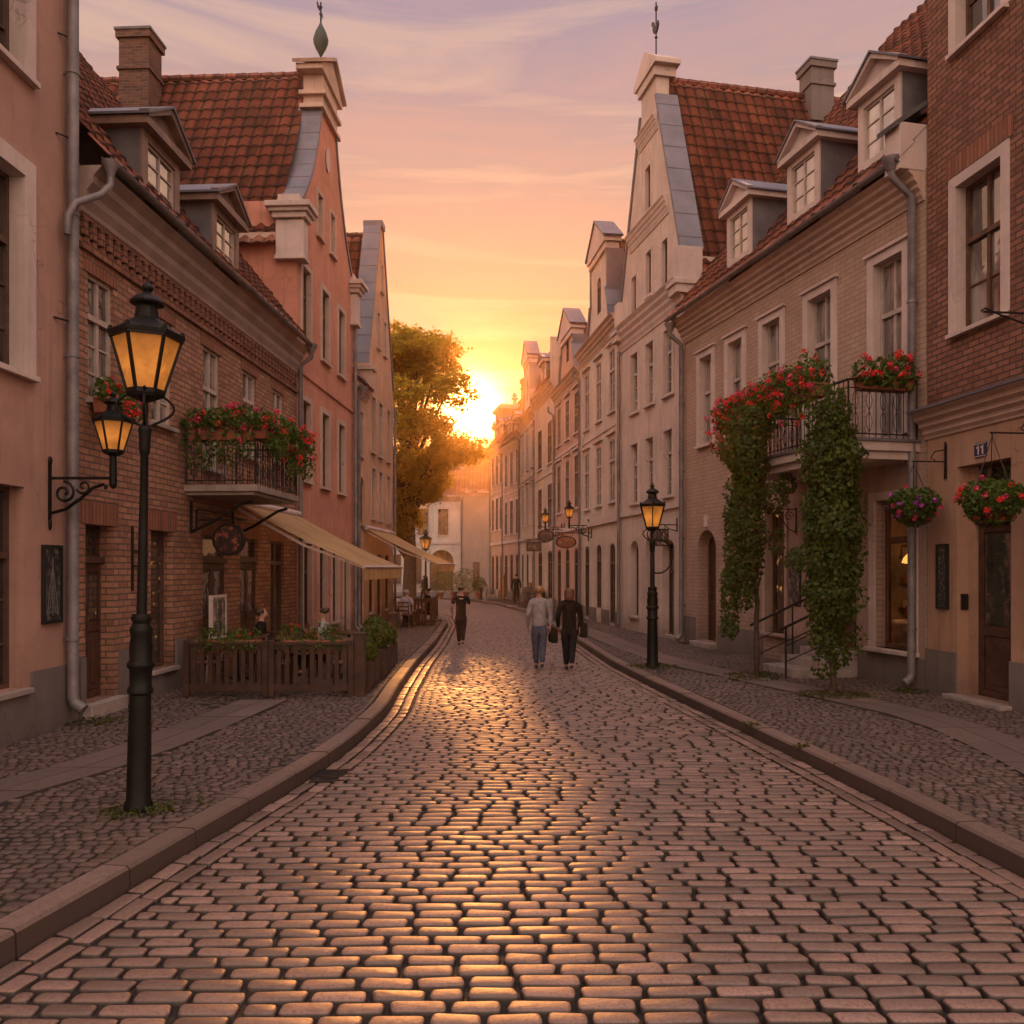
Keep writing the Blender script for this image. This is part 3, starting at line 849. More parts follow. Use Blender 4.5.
# --- brick house with balcony and cafe
B = building('brick_house', 'red brick house with two dormers and flowered balcony on the left', (-6.0,11.82), (-5.5,21.78), GL)
L = B['L']
up = [(.22,.92,4.5,6.28),(2.12,2.88,4.5,6.28),(4.18,4.98,4.0,6.28),(6.22,7.02,4.5,6.3),(8.12,8.92,4.6,6.3)]
gr = [(.16,.94,.20,2.72,0,.3),(2.1,2.92,.42,2.72,0,.24),(4.15,5.35,.02,2.7,0,.16),(6.05,7.15,.02,2.72,0,.16),(7.95,8.95,.45,2.72,0,.14)]
wall(B, [(0,0),(L,0),(L,7.7),(0,7.7)], [(*w,0,.12) for w in up]+gr, M['brick'], reveal=.2)
for i, w in enumerate(up): window(B, *w, reveal=.12, sash='sashpale', glass='glass', bars=2, transom=.66)
window(B, *gr[1][:4], reveal=.24, sash='sash', glass='glasswarm', bars=0, transom=.8, cols=1)
window(B, *gr[4][:4], reveal=.14, sash='sash', glass='glassdark', bars=0, transom=.78)
door(B, *gr[0][:4], reveal=.3, mat='darkwood', transom=.55, double=True, lit=True)
door(B, *gr[2][:4], reveal=.16, mat='darkwood', transom=.5, double=True)
door(B, *gr[3][:4], reveal=.16, mat='darkwood', transom=.5, double=True)
# soldier courses over the openings
for w in up: MB().box(w[0]-.12,-.012,w[3],w[1]+.12,.004,w[3]+.32).build('lintel', M['brickset'], B)
for w in gr: MB().box(w[0]-.12,-.012,w[3],w[1]+.12,.004,w[3]+.36).build('lintel', M['brickset'], B)
MB().box(.05,-.16,-.02,1.05,.29,.19).build('step', M['sill'], B, bevel=.015)
pl = MB(); pl.box(1.07,-.03,-.1,2.0,.005,.85); pl.box(2.0,-.03,-.1,3.0,.005,.33); pl.box(3.0,-.03,-.1,4.13,.005,.85); pl.box(0,-.03,-.1,.14,.005,.85)
build_each(pl, 'plinth', M['plinth'], B)
# brick frieze with dentils under a moulded cornice
fz = MB(); fz.box(0,-.05,6.55,L-.01,.004,6.63); fz.box(0,-.06,6.98,L-.01,.004,7.06)
k = .02
while k < L-.14: fz.box(k,-.065,6.74,k+.11,.004,6.975); fz.box(k+.055,-.045,6.635,k+.165,.004,6.735); k += .22
fz.build('frieze', M['brick_dark'], B)
cornice(B, 0, L-.02, 7.06, 7.68, .32, steps=3)
gutter(B, -.02, L+.12, -.40, 7.78)
drainpipe(B, L-.02, 0, 7.7, .12, .06, ygut=-.39)
MB().tube([(.05,-.42,7.66),(.05,-.42,7.42),(-.10,-.36,7.22),(-.48,-.22,6.95),(-.56,-.17,6.75),(-.56,-.16,6.5)], .048, 10).lathe([(.05,-.04),(.065,.04),(.11,.13),(.12,.18)], (.05,-.42,7.56), 10).build('drainpipe', M['pipe'], B, smooth=True)
s = 1.25; DR = 6.4
tiles(B, (-.05,-.38,7.74), (1,0,0), (0,1,s), L+.1, math.hypot(DR, DR*s), mat='tile')
tiles(B, (L+.05, 2*DR-.38,7.74), (-1,0,0), (0,-1,s), L+.1, math.hypot(DR, DR*s), ch=.6, seg=2, tw=.48, mat='tile2')
ridge(B, (0, DR-.38, 7.78+DR*s), (L, DR-.38, 7.78+DR*s))
dormer(B, 2.2, -.15, 7.98, 1.3, 1.02, .58, 2.0, trim='dormertrim'); dormer(B, 4.95, -.15, 7.98, 1.3, 1.02, .55, 2.0, trim='dormertrim')
# balcony
MB().box(3.35,-1.32,3.46,5.85,.01,3.58).box(3.42,-1.25,3.40,5.78,.01,3.46).build('balcony_slab', M['sill'], B, bevel=.012)
br = MB()
for u in (3.6, 5.6):
    br.tube([(u,-.02,2.75),(u,-.45,2.95),(u,-.95,3.25),(u,-1.15,3.31)], .03, 6); br.tube([(u,-.02,2.75),(u,-.02,3.3)], .03, 6)
build_each(br, 'bracket', M['iron'], B)
def railing(b, pts, z0, h=.95, name='railing', step=.13, fancy=True):
    m = MB()
    for (a, c) in zip(pts[:-1], pts[1:]):
        a = Vector((a[0],a[1],z0)); c = Vector((c[0],c[1],z0)); d = c-a; n = max(2, int(d.length/step)); up_ = Vector((0,0,1))
        m.bar(a+up_*h, c+up_*h, .05, .03); m.bar(a+up_*.08, c+up_*.08, .03, .02); m.bar(a+up_*(h-.14), c+up_*(h-.14), .022, .016)
        for i in range(n+1):
            p = a + d*(i/n); m.tube([p+up_*.01, p+up_*h], .009 if i not in (0,n) else .018, 5)
        if fancy:
            for i in range(0, n-1, 2):
                p = a + d*((i)/n); q = a + d*((i+2)/n); mid = (p+q)/2
                path1 = []; path2 = []
                for t in range(9):
                    x = t/8; z = .1 + (h-.26)*x; o = math.sin(x*math.pi*2)
                    path1.append(mid + (q-p)*.42*o*.5 + up_*z); path2.append(mid - (q-p)*.42*o*.5 + up_*z)
                m.tube(path1, .007, 4, False); m.tube(path2, .007, 4, False)
    return m.build(name, M['iron'], b)
railing(B, [(3.4,-.02),(3.4,-1.27),(5.8,-1.27),(5.8,-.02)], 3.58)
# iron anchor
MB().box(1.45,-.03,1.75,1.49,.0,2.75).box(1.49,-.03,2.35,1.72,.0,2.38).box(1.49,-.03,2.12,1.72,.0,2.15).build('wall_anchor', M['iron'], B)

# --- tall orange gabled house
C = building('gabled_house', 'tall orange stucco house with curved gable and green weather vane bulb', (-5.5,21.8), (-5.2,27.88), GL)
L = C['L']; hw = L/2; EV = 10.5
def ogee(u0, z0, u1, z1, n=7, k=.22):
    out = []
    for i in range(n+1):
        t = i/n; s2 = t; bulge = math.sin(t*math.pi)*k
        out.append((u0+(u1-u0)*(t+ (bulge if u1>u0 else bulge)*.35), z0+(z1-z0)*(t - bulge*.35)))
    return out
lft = ogee(.28, 11.5, hw-.72, 15.1); rgt = [(L-u, z) for u, z in lft][::-1]
outl = [(0,0),(L,0),(L,11.5)] + rgt[::-1] + [(hw+.72,16.0),(hw-.72,16.0)] + lft[::-1] + [(0,11.5)]
wC = [(.42,1.14,8.0,10.0),(2.3,3.02,8.0,10.0),(4.15,4.87,8.0,10.0),(.42,1.14,4.4,6.5),(2.3,3.02,4.4,6.5),(4.15,4.87,4.4,6.5),(1.85,2.35,11.35,12.55),(3.2,3.7,11.35,12.55)]
gC = [(.5,1.25,.5,2.75),(2.0,2.75,.1,2.75),(3.4,4.15,.5,2.75),(4.8,5.5,.1,2.75)]
wall(C, outl, [(*w,0,.17) for w in wC+gC], M['orange'], reveal=.17, depth=12, t=.42)
for i, w in enumerate(wC): window(C, *w, reveal=.17, surround='trimwarm', sw=.15 if i < 6 else .1, sash='sash', bars=2 if i < 6 else 0, transom=.66 if i < 6 else 0, glass='glass')
for w in gC: window(C, *w, reveal=.17, sash='darkwood', glass='glassdark', bars=0, surround='trimwarm', sw=.1)
ov = MB(); ov.lathe([(.2,0),(.25,.03),(.25,.05)], (0,0,0), 16)
o = ov.build('medallion', M['trim'], C); o.rotation_euler = (R(90),0,0); o.location = (hw-.15,0.0,13.9); o.scale = (.8,1.4,1)
for u0, u1 in ((-.24,.34),(L-.42,L+.2)):
    m = MB()
    m.box(u0+.08,-.22,10.05,u1-.08,.5,10.95)
    for kk, (e, za, zb) in enumerate(((.0,10.98,11.12),(-.07,11.12,11.22),(-.14,11.22,11.36),(.05,9.95,10.05))): m.box(u0+e,-.3+e,za,u1-e,.58-e,zb)
    m.box(u0+.12,-.1,11.36,u1-.12,.46,11.62)
    m.build('pier', M['trim'], C, bevel=.012)
coping(C, lft, -.05, .62, .1); coping(C, rgt, -.05, .62, .1)
m = MB(); cx = hw
m.box(cx-.80,-.06,15.05,cx+.80,.5,16.02)
m.box(cx-.92,-.16,15.42,cx+.92,.6,15.54)
m.prism([(cx-1.1,16.02),(cx+1.1,16.02),(cx+1.1,16.18),(cx,16.8),(cx-1.1,16.18)], -.14, .62)
m.box(cx-1.0,-.12,15.0,cx+1.0,.56,15.12)
m.build('pediment', M['trimwarm'], C, bevel=.01)
cp = MB()
for sgn in (-1,1): cp.bar((cx+sgn*1.2,.22,16.2),(cx,.22,16.9), .95, .09)
cp.build('pediment_coping', M['trimwarm'], C)
MB().box(0,-.05,7.15,L-.01,.003,7.27).build('string_course', M['orange'], C)
gable_roof(C, L, 10.75, 16.6, 12.5, .5, rz_off=.2, ov=.25)
MB().box(-.2,.5,10.42,.02,12.4,10.62).build('eaves_board', M['trimwarm'], C)
chimney(C, 2.25, 5.2, 14.4, 17.1, .80, .85)
drainpipe(C, L-.12, 0, 10.0, .12, .06)
# weather vane with a green copper bulb
v = MB(); v.tube([(cx,.22,16.85),(cx,.22,18.58)], .025, 6)
vo = v.build('weather_vane', M['iron'], C)
MB().lathe([(.03,17.0),(.09,17.12),(.15,17.22),(.21,17.38),(.22,17.5),(.16,17.7),(.07,17.88),(.03,17.98)], (cx,.22,0), 14).build('bulb', plain('copper_patina',(.055,.075,.06),.6,.3), vo, smooth=True)
fl = MB()
fl.add([(cx-.42,.22,18.18),(cx-.12,.22,18.24),(cx-.12,.22,18.36),(cx-.42,.22,18.42),(cx-.34,.22,18.30)], [(0,1,2,3,4)]); fl.bar((cx-.42,.22,18.30),(cx+.2,.22,18.30), .02,.03)
fl.add([(cx+.12,.22,18.22),(cx+.3,.22,18.30),(cx+.12,.22,18.38)], [(0,1,2)]); fl.ball((cx,.22,18.44),.05,.05,.06)
fl.bar((cx-.16,.22,18.16),(cx+.12,.22,18.16),.02,.02)
fl.build('flag', M['iron'], vo)

# --- last gabled house before the tree
D = building('gabled_house', 'narrow peach house with plain steep gable between the orange house and the tree', (-5.2,27.92), (-4.85,34.8), GL)
L = D['L']; hw = L/2
hw = (2.1+L)/2; outl = [(0,0),(L,0),(L,8.9),(L-.15,9.3),(hw+.2,15.0),(hw-.2,15.0),(2.2,9.3),(2.1,8.2),(0,8.2)]
wD = [(.75,1.3,5.9,7.4),(2.75,3.35,6.3,8.3),(4.0,4.6,6.3,8.3),(5.5,6.1,6.3,8.3),(2.75,3.35,3.9,5.7),(4.0,4.6,3.9,5.7),(5.5,6.1,3.9,5.7),(3.7,4.1,10.3,11.6),(4.9,5.3,10.3,11.6),(4.35,4.7,12.6,13.6),(.9,1.6,3.6,5.2,.35)]
gD = [(.8,1.6,.1,2.6,.4),(2.4,3.2,.5,2.6),(3.8,4.6,.1,2.6),(5.3,6.1,.5,2.6)]
wall(D, outl, [(*w[:4], w[4] if len(w)>4 else 0, .15) for w in wD+gD], M['peach'], reveal=.15, depth=9, t=.4)
for w in wD: window(D, *w[:4], reveal=.15, sash='sash', surround='trimwarm' if len(w)<5 else None, sw=.08, bars=1)
for w in gD: window(D, *w[:4], reveal=.15, sash='darkwood', glass='glassdark', bars=0)
coping(D, [(2.15,9.3),(hw-.2,15.0)], -.05, .6, .1); coping(D, [(hw+.2,15.0),(L-.1,9.3)], -.05, .6, .1)
MB().box(hw-.3,-.1,14.98,hw+.3,.62,15.2).build('cap', M['zinc'], D)
MB().box(1.95,-.2,8.35,2.45,.5,9.3).box(1.88,-.28,9.05,2.5,.56,9.2).build('pier', M['trimwarm'], D)
cornice(D, 0, 1.94, 7.85, 8.2, .22, mat='trimwarm')
dz_ = 14.7-8.6; sl_ = math.hypot(hw-1.8, dz_)
tiles(D, (1.8,.5,8.6),(0,1,0),(hw-1.8,0,dz_), 8.5, sl_, seg=5); tiles(D, (L,.5,9.0),(0,1,0),(hw-L,0,5.7), 8.5, math.hypot(L-hw,5.7), seg=4)
tiles(D, (0,-.22,8.24),(1,0,0),(0,1,1.1), 2.0, 5.5, seg=5); ridge(D, (hw,.5,14.75),(hw,9,14.75))
drainpipe(D, .35, 0, 8.0, .12, .06, ygut=-.24); drainpipe(D, L-.1, 0, 8.6, .12, .05)

# --- far cream house closing the street, its neighbours
F = building('far_house', 'cream house with arched doorway closing the far end of the street', (-17,75.0), (-4.35,75.0), 'houses closing the street', 'house')
L = F['L']
wf = [(L-1.7+k*-1.75-.45, L-1.7+k*-1.75+.45, 5.0, 7.3) for k in range(6)]
gf = [(L-2.9,L-.8,0.1,3.7,1.0,.4),(L-4.5,L-3.6,.7,3.3),(L-6.3,L-5.4,.7,3.3)]
wall(F, [(0,0),(L,0),(L,8.3),(0,8.3)], [(*w,0,.2) for w in wf]+[(*g[:4], g[4] if len(g)>4 else 0, .3) for g in gf], M['white'])
for w in wf: window(F, *w, reveal=.2, surround='trim', sw=.15, bars=1)
window(F, *gf[0][:4], reveal=.4, sash='darkwood', glass='glasswarm', cols=3, bars=1, sill=False)
for g in gf[1:]: window(F, *g, reveal=.3, sash='darkwood', glass='glassdark', bars=0)
cornice(F, 0, L, 7.95, 8.35, .3); MB().box(0,-.08,4.2,L,.003,4.4).build('string_course', M['trim'], F)
tiles(F, (-.2,-.35,8.4),(1,0,0),(0,1,.62), L+.4, 5.6, seg=2, tw=.5, ch=.5, mat='tile2')
drainpipe(F, L-.1, 0, 8.2, .1, .07)
G = building('far_house', 'grey house with steep red roof beside the arched cream house', (-4.3,74.2), (-1.75,74.2), 'houses closing the street')
L = G['L']
wall(G, [(0,0),(L,0),(L,8.6),(0,8.6)], [(.9,1.5,.2,2.6,0,.2)], M['greyhouse'])
window(G, .9,1.5,.2,2.6, reveal=.2, sash='darkwood', glass='glassdark', bars=0)
cornice(G, 0, L, 8.3, 8.65, .2); tiles(G, (-.1,-.25,8.7),(1,0,0),(0,1,1.0), L+.2, 6.2, seg=2, tw=.5, ch=.5, mat='tile2')
H = building('far_house', 'pale gabled house with small round window rising behind the far street end', (-8.4,84), (-2.2,84), 'houses closing the street')
L = H['L']; hw = L/2+.6
wall(H, [(0,0),(L,0),(L,10.6),(hw,14.2),(hw-.2,14.2),(0,10.6)], [(hw-.1,hw+.3,11.2,11.9,.2,.15),(1.2,2.0,8.3,9.8),(4.2,5.0,8.3,9.8)], M['cream2'], depth=8, t=.4)
window(H, hw-.1,hw+.3,11.2,11.9, reveal=.15, bars=0, transom=0, cols=1, sill=False)
window(H, 1.2,2.0,8.3,9.8, bars=1); window(H, 4.2,5.0,8.3,9.8, bars=1)
coping(H, [(0,10.6),(hw-.2,14.2)], -.1,.5,.12); coping(H, [(hw,14.2),(L,10.6)], -.1,.5,.12)
MB().box(0,-.12,10.5,L,.003,10.75).build('string_course', M['trim'], H)
tiles(H, (L,.4,10.6),(0,1,0),(hw-L,0,3.5), 8, 4.2, seg=2, tw=.5, ch=.5, mat='tile2'); tiles(H, (0,.4,10.6),(0,1,0),(hw,0,3.5), 8, 5.2, seg=2, tw=.5, ch=.5, mat='tile2')
# ------------------------------------------------------------------ right side houses
GR = 'houses along the right side of the street'
R1 = building('brick_house', 'tall brown brick house with ochre ground floor cut by the right picture edge', (7.14,14.66), (8.35,4.6), GR)
L = R1['L']
wu = [(.78,1.86,5.92,8.3),(.78,1.86,10.5,12.9),(4.0,5.1,5.92,8.3)]
wall(R1, [(0,4.72),(L,4.72),(L,16.5),(0,16.5)], [(*w,0,.24) for w in wu], M['brick_dark'], reveal=.24)
for w in wu:
    window(R1, *w, reveal=.24, sash='wood', glass='glass', surround='trim', sw=.17, bars=1, transom=.62, sproud=.03)
    MB().box(w[0]-.25,-.012,w[3]+.18,w[1]+.25,.004,w[3]+.52).build('lintel', M['brickset'], R1)
dh = (.80,2.05,.06,3.74,0,.36)
wall(R1, [(0,0),(L,0),(L,4.72),(0,4.72)], [dh, (4.2,5.3,.9,3.4,0,.3)], M['ochre'], reveal=.36, y=.0)
door(R1, .98, 2.06, .06, 3.74, reveal=.34, mat='darkwood', transom=.94, double=False)
MB().box(.795,.20,.06,.985,.335,3.73).build('door_jamb', M['ochre'], R1)
window(R1, 4.2,5.3,.9,3.4, reveal=.3)
cornice(R1, -.03, L, 4.3, 4.74, .32, mat='trimwarm'); MB().box(-.05,-.36,4.74,L,.01,4.78).build('flashing', M['zinc'], R1)
pl = MB(); pl.box(0,-.035,-.1,.80,.005,.72); pl.box(2.05,-.035,-.1,L,.005,.72); build_each(pl, 'plinth', M['plinth'], R1)
MB().box(.72,-.22,-.02,2.12,.34,.058).build('step', M['sill'], R1, bevel=.01)
MB().box(.8,.06,1.42,.826,.18,1.68).build('bell_panel', M['iron'], R1)
MB().box(2.42,-.04,8.7,2.47,.0,9.55).build('wall_anchor', M['iron'], R1)
# house number plate
npl = MB().box(1.25,-.02,3.83,1.53,.0,4.05).build('number_plate', plain('enamel_blue',(.03,.035,.09),.3), R1)
MB().box(1.335,-.026,3.87,1.365,-.02,4.01).box(1.305,-.026,3.965,1.335,-.02,3.995).box(1.435,-.026,3.87,1.465,-.02,4.01).box(1.405,-.026,3.965,1.435,-.02,3.995).build('number', M['trim'], npl)
MB().box(1.258,-.0225,3.838,1.522,-.0205,3.85).box(1.258,-.0225,4.03,1.522,-.0205,4.042).build('border', M['trim'], npl)

R2 = building('painted_brick_house', 'cream brick house with three dormers and ivy hung balcony on the right', (4.9,24.2), (7.13,14.7), GR)
L = R2['L']
w2 = [(1.0,1.72),(2.62,3.36),(4.32,5.1),(6.2,7.05),(8.38,9.2)]
up = [(a,c,(5.42 if i<3 else 4.5),7.78) for i,(a,c) in enumerate(w2)]
g2 = [(.82,1.92,.12,3.12,.55,.45),(4.45,5.3,.62,3.4,0,.25),(6.85,7.75,.5,3.0,0,.3),(8.42,9.46,.62,3.36,0,.28)]
wall(R2, [(0,0),(L,0),(L,9.0),(0,9.0)], [(*w,0,.2) for w in up]+g2, M['brick_cream'], reveal=.2)
for w in up: window(R2, *w, reveal=.2, sash='sashpale', glass='glass', surround='trim', sw=.17, bars=1, transom=.6 if w[2]>5 else .7, head=1, sill=w[2]>5)
door(R2, *g2[0][:4], reveal=.42, mat='darkwood', glass=False)
window(R2, *g2[1][:4], reveal=.25, sash='wood', glass='glasswarm', surround='trimwarm', sw=.1, bars=0, transom=.72)
door(R2, *g2[2][:4], reveal=.3, mat='wood', glass=True)
MB().box(.72,-.2,-.02,2.0,.4,.115).build('step', M['sill'], R2, bevel=.012)
MB().box(1.30,-.05,3.2,1.44,.004,3.52).build('keystone', M['trim'], R2)
cornice(R2, 0, L-.02, 8.45, 9.05, .42, mat='trimwarm', steps=5)
gutter(R2, -.15, L-.02, -.50, 9.14)
gp = MB(); gp.box(0,-.02,-.1,.72,.004,.75); gp.box(2.02,-.02,-.1,4.3,.004,.6); gp.box(5.4,-.02,-.1,6.8,.004,.55); gp.box(7.8,-.02,-.1,L,.004,.52)
build_each(gp, 'plinth', M['plinth'], R2)
gf = MB()   # plastered shop front round the near window
gf.box(5.45,-.015,.6,6.82,.004,4.05); gf.box(6.82,-.015,3.0,7.78,.004,4.05); gf.box(7.78,-.015,.525,8.28,.004,4.05); gf.box(8.28,-.015,3.5,9.6,.004,4.05); gf.box(9.6,-.015,.525,L,.004,4.05)
build_each(gf, 'plaster_panel', M['plaster'], R2)
# shop window with a room behind it
s = MB(); a,c,q0,q1 = g2[3][:4]; yy=.28
for bx in ((a,yy-.08,q0,a+.07,yy,q1),(c-.07,yy-.08,q0,c,yy,q1),(a+.07,yy-.08,q0,c-.07,yy,q0+.08),(a+.07,yy-.08,q1-.07,c-.07,yy,q1),(a+.07,yy-.10,2.55,c-.07,yy-.004,2.68)): s.box(*bx)
sw_ = s.build('window', M['wood'], R2, bevel=.006)
t = NT('shop_glass'); fr = t.new('ShaderNodeFresnel'); fr.inputs['IOR'].default_value = 1.5
gl = t.new('ShaderNodeBsdfGlossy'); gl.inputs['Roughness'].default_value = .03; tr = t.new('ShaderNodeBsdfTransparent')
mx = t.new('ShaderNodeMixShader'); t.link(fr.outputs[0], mx.inputs[0]); t.link(tr.outputs[0], mx.inputs[1]); t.link(gl.outputs[0], mx.inputs[2]); t.link(mx.outputs[0], t.out.inputs['Surface'])
M['shopglass'] = t.m
MB().add([(a,yy-.04,q0),(c,yy-.04,q0),(c,yy-.04,q1),(a,yy-.04,q1)], [(0,1,2,3)]).build('pane', M['shopglass'], sw_)
f = MB(); f.box(a-.17,-.045,q0,a+.004,.006,q1+.15); f.box(c-.004,-.045,q0,c+.13,.006,q1+.15); f.box(a+.004,-.043,q1-.004,c-.004,.006,q1+.148)
f.build('frame', M['trim'], sw_, bevel=.01)
MB().box(a-.22,-.14,q0-.08,c+.16,.2,q0).build('sill', M['trim'], sw_, bevel=.012)
rm = MB(); x0,x1,y0,y1,z0,z1 = a-2.3,c+.3,yy+.02,2.6,.3,3.5
rm.add([(x0,y0,z0),(x1,y0,z0),(x1,y1,z0),(x0,y1,z0),(x0,y0,z1),(x1,y0,z1),(x1,y1,z1),(x0,y1,z1)], [(0,1,2,3),(4,5,6,7),(2,3,7,6),(1,2,6,5),(0,3,7,4)])
rm.build('shop_interior', plain('shop_wall',(.34,.22,.14),.8,0,.7,1.2,.1,5), R2)
lp = MB()
for u, y_, z_ in ((8.25,.85,2.25),(8.75,.7,2.5),(7.5,1.7,2.35)):
    lp.lathe([(.03,.12),(.10,.04),(.13,-.05),(.02,-.07)], (u,y_,z_), 12); lp.tube([(u,y_,z_+.1),(u,y_,3.45)], .008, 5)
lo = lp.build('pendant_lamp', emis('warm_bulb',(1,.40,.09),1.5), R2, smooth=True)
MB().lathe([(.46,.45),(.44,1.05),(.40,1.09),(.02,1.10)], (8.3,.95,0), 14).build('draped_table', plain('display_cloth',(.5,.40,.36),.8,0,.5,6), R2, smooth=True)
MB().lathe([(.06,1.1),(.12,1.2),(.10,1.35),(.05,1.42)], (8.25,.9,0), 10).build('vase', M['terracotta'], R2, smooth=True)
sh = MB(); sh.box(6.2,2.2,.3,8.9,2.55,.36); sh.box(6.2,2.2,1.2,8.9,2.55,1.24); sh.box(6.2,2.2,1.75,8.9,2.55,1.79); sh.box(6.2,2.2,2.3,8.9,2.55,2.34)
pl_ = bpy.data.lights.new('shop_light','POINT'); pl_.energy = 22; pl_.color = (1,.55,.22); pl_.shadow_soft_size = .12
plo = bpy.data.objects.new('shop_light', pl_); COL.objects.link(plo); plo.location = world_of(R2, 8.05, 1.2, 2.1)
sho = sh.build('shelf', M['wood'], R2)
gd = [MB() for _ in range(4)]
for zz in (.36,1.24,1.79,2.34):
    k_ = 6.3
    while k_ < 8.8: w_ = random.uniform(.06,.16); gd[random.randrange(4)].box(k_,2.22,zz,k_+w_,2.4,zz+random.uniform(.12,.36)); k_ += w_ + random.uniform(.02,.12)
for g_, c_ in zip(gd, ((.45,.3,.2),(.3,.08,.05),(.12,.2,.18),(.5,.42,.3))): g_.build('goods', plain('goods_paint', c_, .6), sho)
s = 1.25; DR = 7.4
tiles(R2, (-.02,-.47,9.1),(1,0,0),(0,1,s), L+.02, math.hypot(DR,DR*s), mat='tile')
tiles(R2, (L, 2*DR-.47,9.1),(-1,0,0),(0,-1,s), L, math.hypot(DR,DR*s), ch=.6, seg=2, tw=.48, mat='tile2')
vf = MB(); vf.prism([(-.06,9.0),(.02,9.0),(.02,9.2),(-.06,9.2)], -.4, .1); vf.bar((-.0,-.42,9.2),(-.0,4.5,9.2+4.92*s), .16, .05); vf.build('verge_flashing', M['zinc'], R2)
for u in (3.35, 6.15, 8.65): dormer(R2, u, -.12, 9.72, 1.2, 1.22, .6, 2.0, trim='trim')
MB().box(L-.42,-.5,8.95,L-.01,.35,9.75).build('parapet', M['trim'], R2, bevel=.01); MB().prof([(-.58,9.66),(-.6,9.74),(.22,10.32),(.22,10.22)], L-.5, L-.004).build('parapet_flashing', M['lead'], R2)
drainpipe(R2, L-.2, 0, 9.1, .14, .07, ygut=-.52); drainpipe(R2, .03, 0, 8.9, .14, .07, ygut=-.46)
# balcony
MB().box(5.75,-1.42,4.12,9.62,.01,4.28).box(5.82,-1.33,3.98,9.55,.01,4.12).build('balcony_slab', M['trim'], R2, bevel=.012)
MB().box(5.7,-1.46,4.28,9.66,.01,4.33).build('slab_edge', M['lead'], R2)
railing(R2, [(5.8,-.02),(5.8,-1.37),(9.56,-1.37),(9.56,-.02)], 4.33, 1.0)

R3 = building('gabled_house', 'tall pale house with steep corniced gable and cockerel vane on the right', (3.77,29.8), (4.885,24.23), GR)
L = R3['L']; hw = L/2
outl = [(0,0),(L,0),(L,11.0),(L-.22,11.2),(hw+.66,16.7),(hw+.66,17.6),(hw-.66,17.6),(hw-.66,16.7),(.22,11.2),(0,11.0)]
cols = ((1.22,1.9),(2.65,3.33),(4.2,4.88))
w3 = [(a,c,z0,z1) for a,c in cols for z0,z1 in ((7.25,9.2),(4.25,6.2))] + [(1.3,1.78,10.55,11.75),(2.68,3.16,10.7,12.1),(4.05,4.53,10.55,11.95),(2.62,3.1,13.4,14.8)]
g3 = [(1.1,1.9,.5,3.0,.35),(2.5,3.1,.05,3.15,.9),(4.0,4.95,.1,2.95,.25)]
wall(R3, outl, [(*w,0,.16) for w in w3]+[(*g,.3) for g in g3], M['cream'], depth=11, t=.42)
for i, w in enumerate(w3): window(R3, *w, reveal=.16, sash='sashpale' if i<6 else 'sash', surround='trim', sw=.11 if i<6 else .07, bars=2 if i<6 else 0, transom=.66 if i<6 else 0, glass='glass')
for g in g3: window(R3, *g[:4], reveal=.3, sash='darkwood', glass='glassdark', bars=0, cols=2 if g is not g3[1] else 1, sill=g is g3[0])
cornice(R3, 0, L, 9.55, 10.35, .34, mat='trim'); cornice(R3, hw-1.72, hw+1.72, 12.65, 13.2, .22, mat='trim'); cornice(R3, hw-.86, hw+.86, 15.6, 16.05, .2, mat='trim')
MB().box(0,-.07,3.85,L,.003,4.02).build('string_course', M['trim'], R3)
coping(R3, [(.2,11.2),(hw-.66,16.7)], -.06,.66,.1); coping(R3, [(hw+.66,16.7),(L-.2,11.2)], -.06,.66,.1)
m = MB(); m.box(hw-.76,-.1,17.3,hw+.76,.62,17.6); m.prism([(hw-.95,17.6),(hw+.95,17.6),(hw+.95,17.75),(hw,18.4),(hw-.95,17.75)],-.16,.68)
m.build('pediment', M['trim'], R3, bevel=.012)
for u0,u1 in ((-.1,.5),(L-.5,L+.12)):
    m = MB(); m.box(u0+.08,-.2,10.36,u1-.08,.55,11.25); m.box(u0,-.28,9.9,u1,.6,10.34); m.box(u0-.05,-.34,10.14,u1+.05,.66,10.28); m.build('pier', M['trim'], R3, bevel=.012)
gable_roof(R3, L, 10.7, 17.7, 11, .55, rz_off=.15, ov=.15)
chimney(R3, hw+.15, 5.75, 16.6, 18.45, .75, .8, 'plinth')
pt = MB(); pt.tube([(.14,-.1,9.6),(.14,-.1,.15)], .06, 8); pt.build('drainpipe', M['pipe'], R3, smooth=True)
v = MB(); v.tube([(hw,.25,18.3),(hw,.25,20.05)], .025, 6); v.lathe([(.03,0),(.06,.03),(.03,.06)], (hw,.25,18.9), 8)
vo = v.build('weather_vane', M['iron'], R3)
ck = [(-.02,0),(.14,.06),(.24,.22),(.20,.36),(.10,.28),(.05,.30),(-.06,.26),(-.16,.36),(-.24,.56),(-.36,.62),(-.40,.50),(-.30,.46),(-.28,.28),(-.18,.10)]
MB().prism([(hw+x*.9, 19.05+z*.9) for x,z in ck], .225, .275).ball((hw+.01,.25,19.85),.09,.05,.10).build('cockerel', M['iron'], vo)

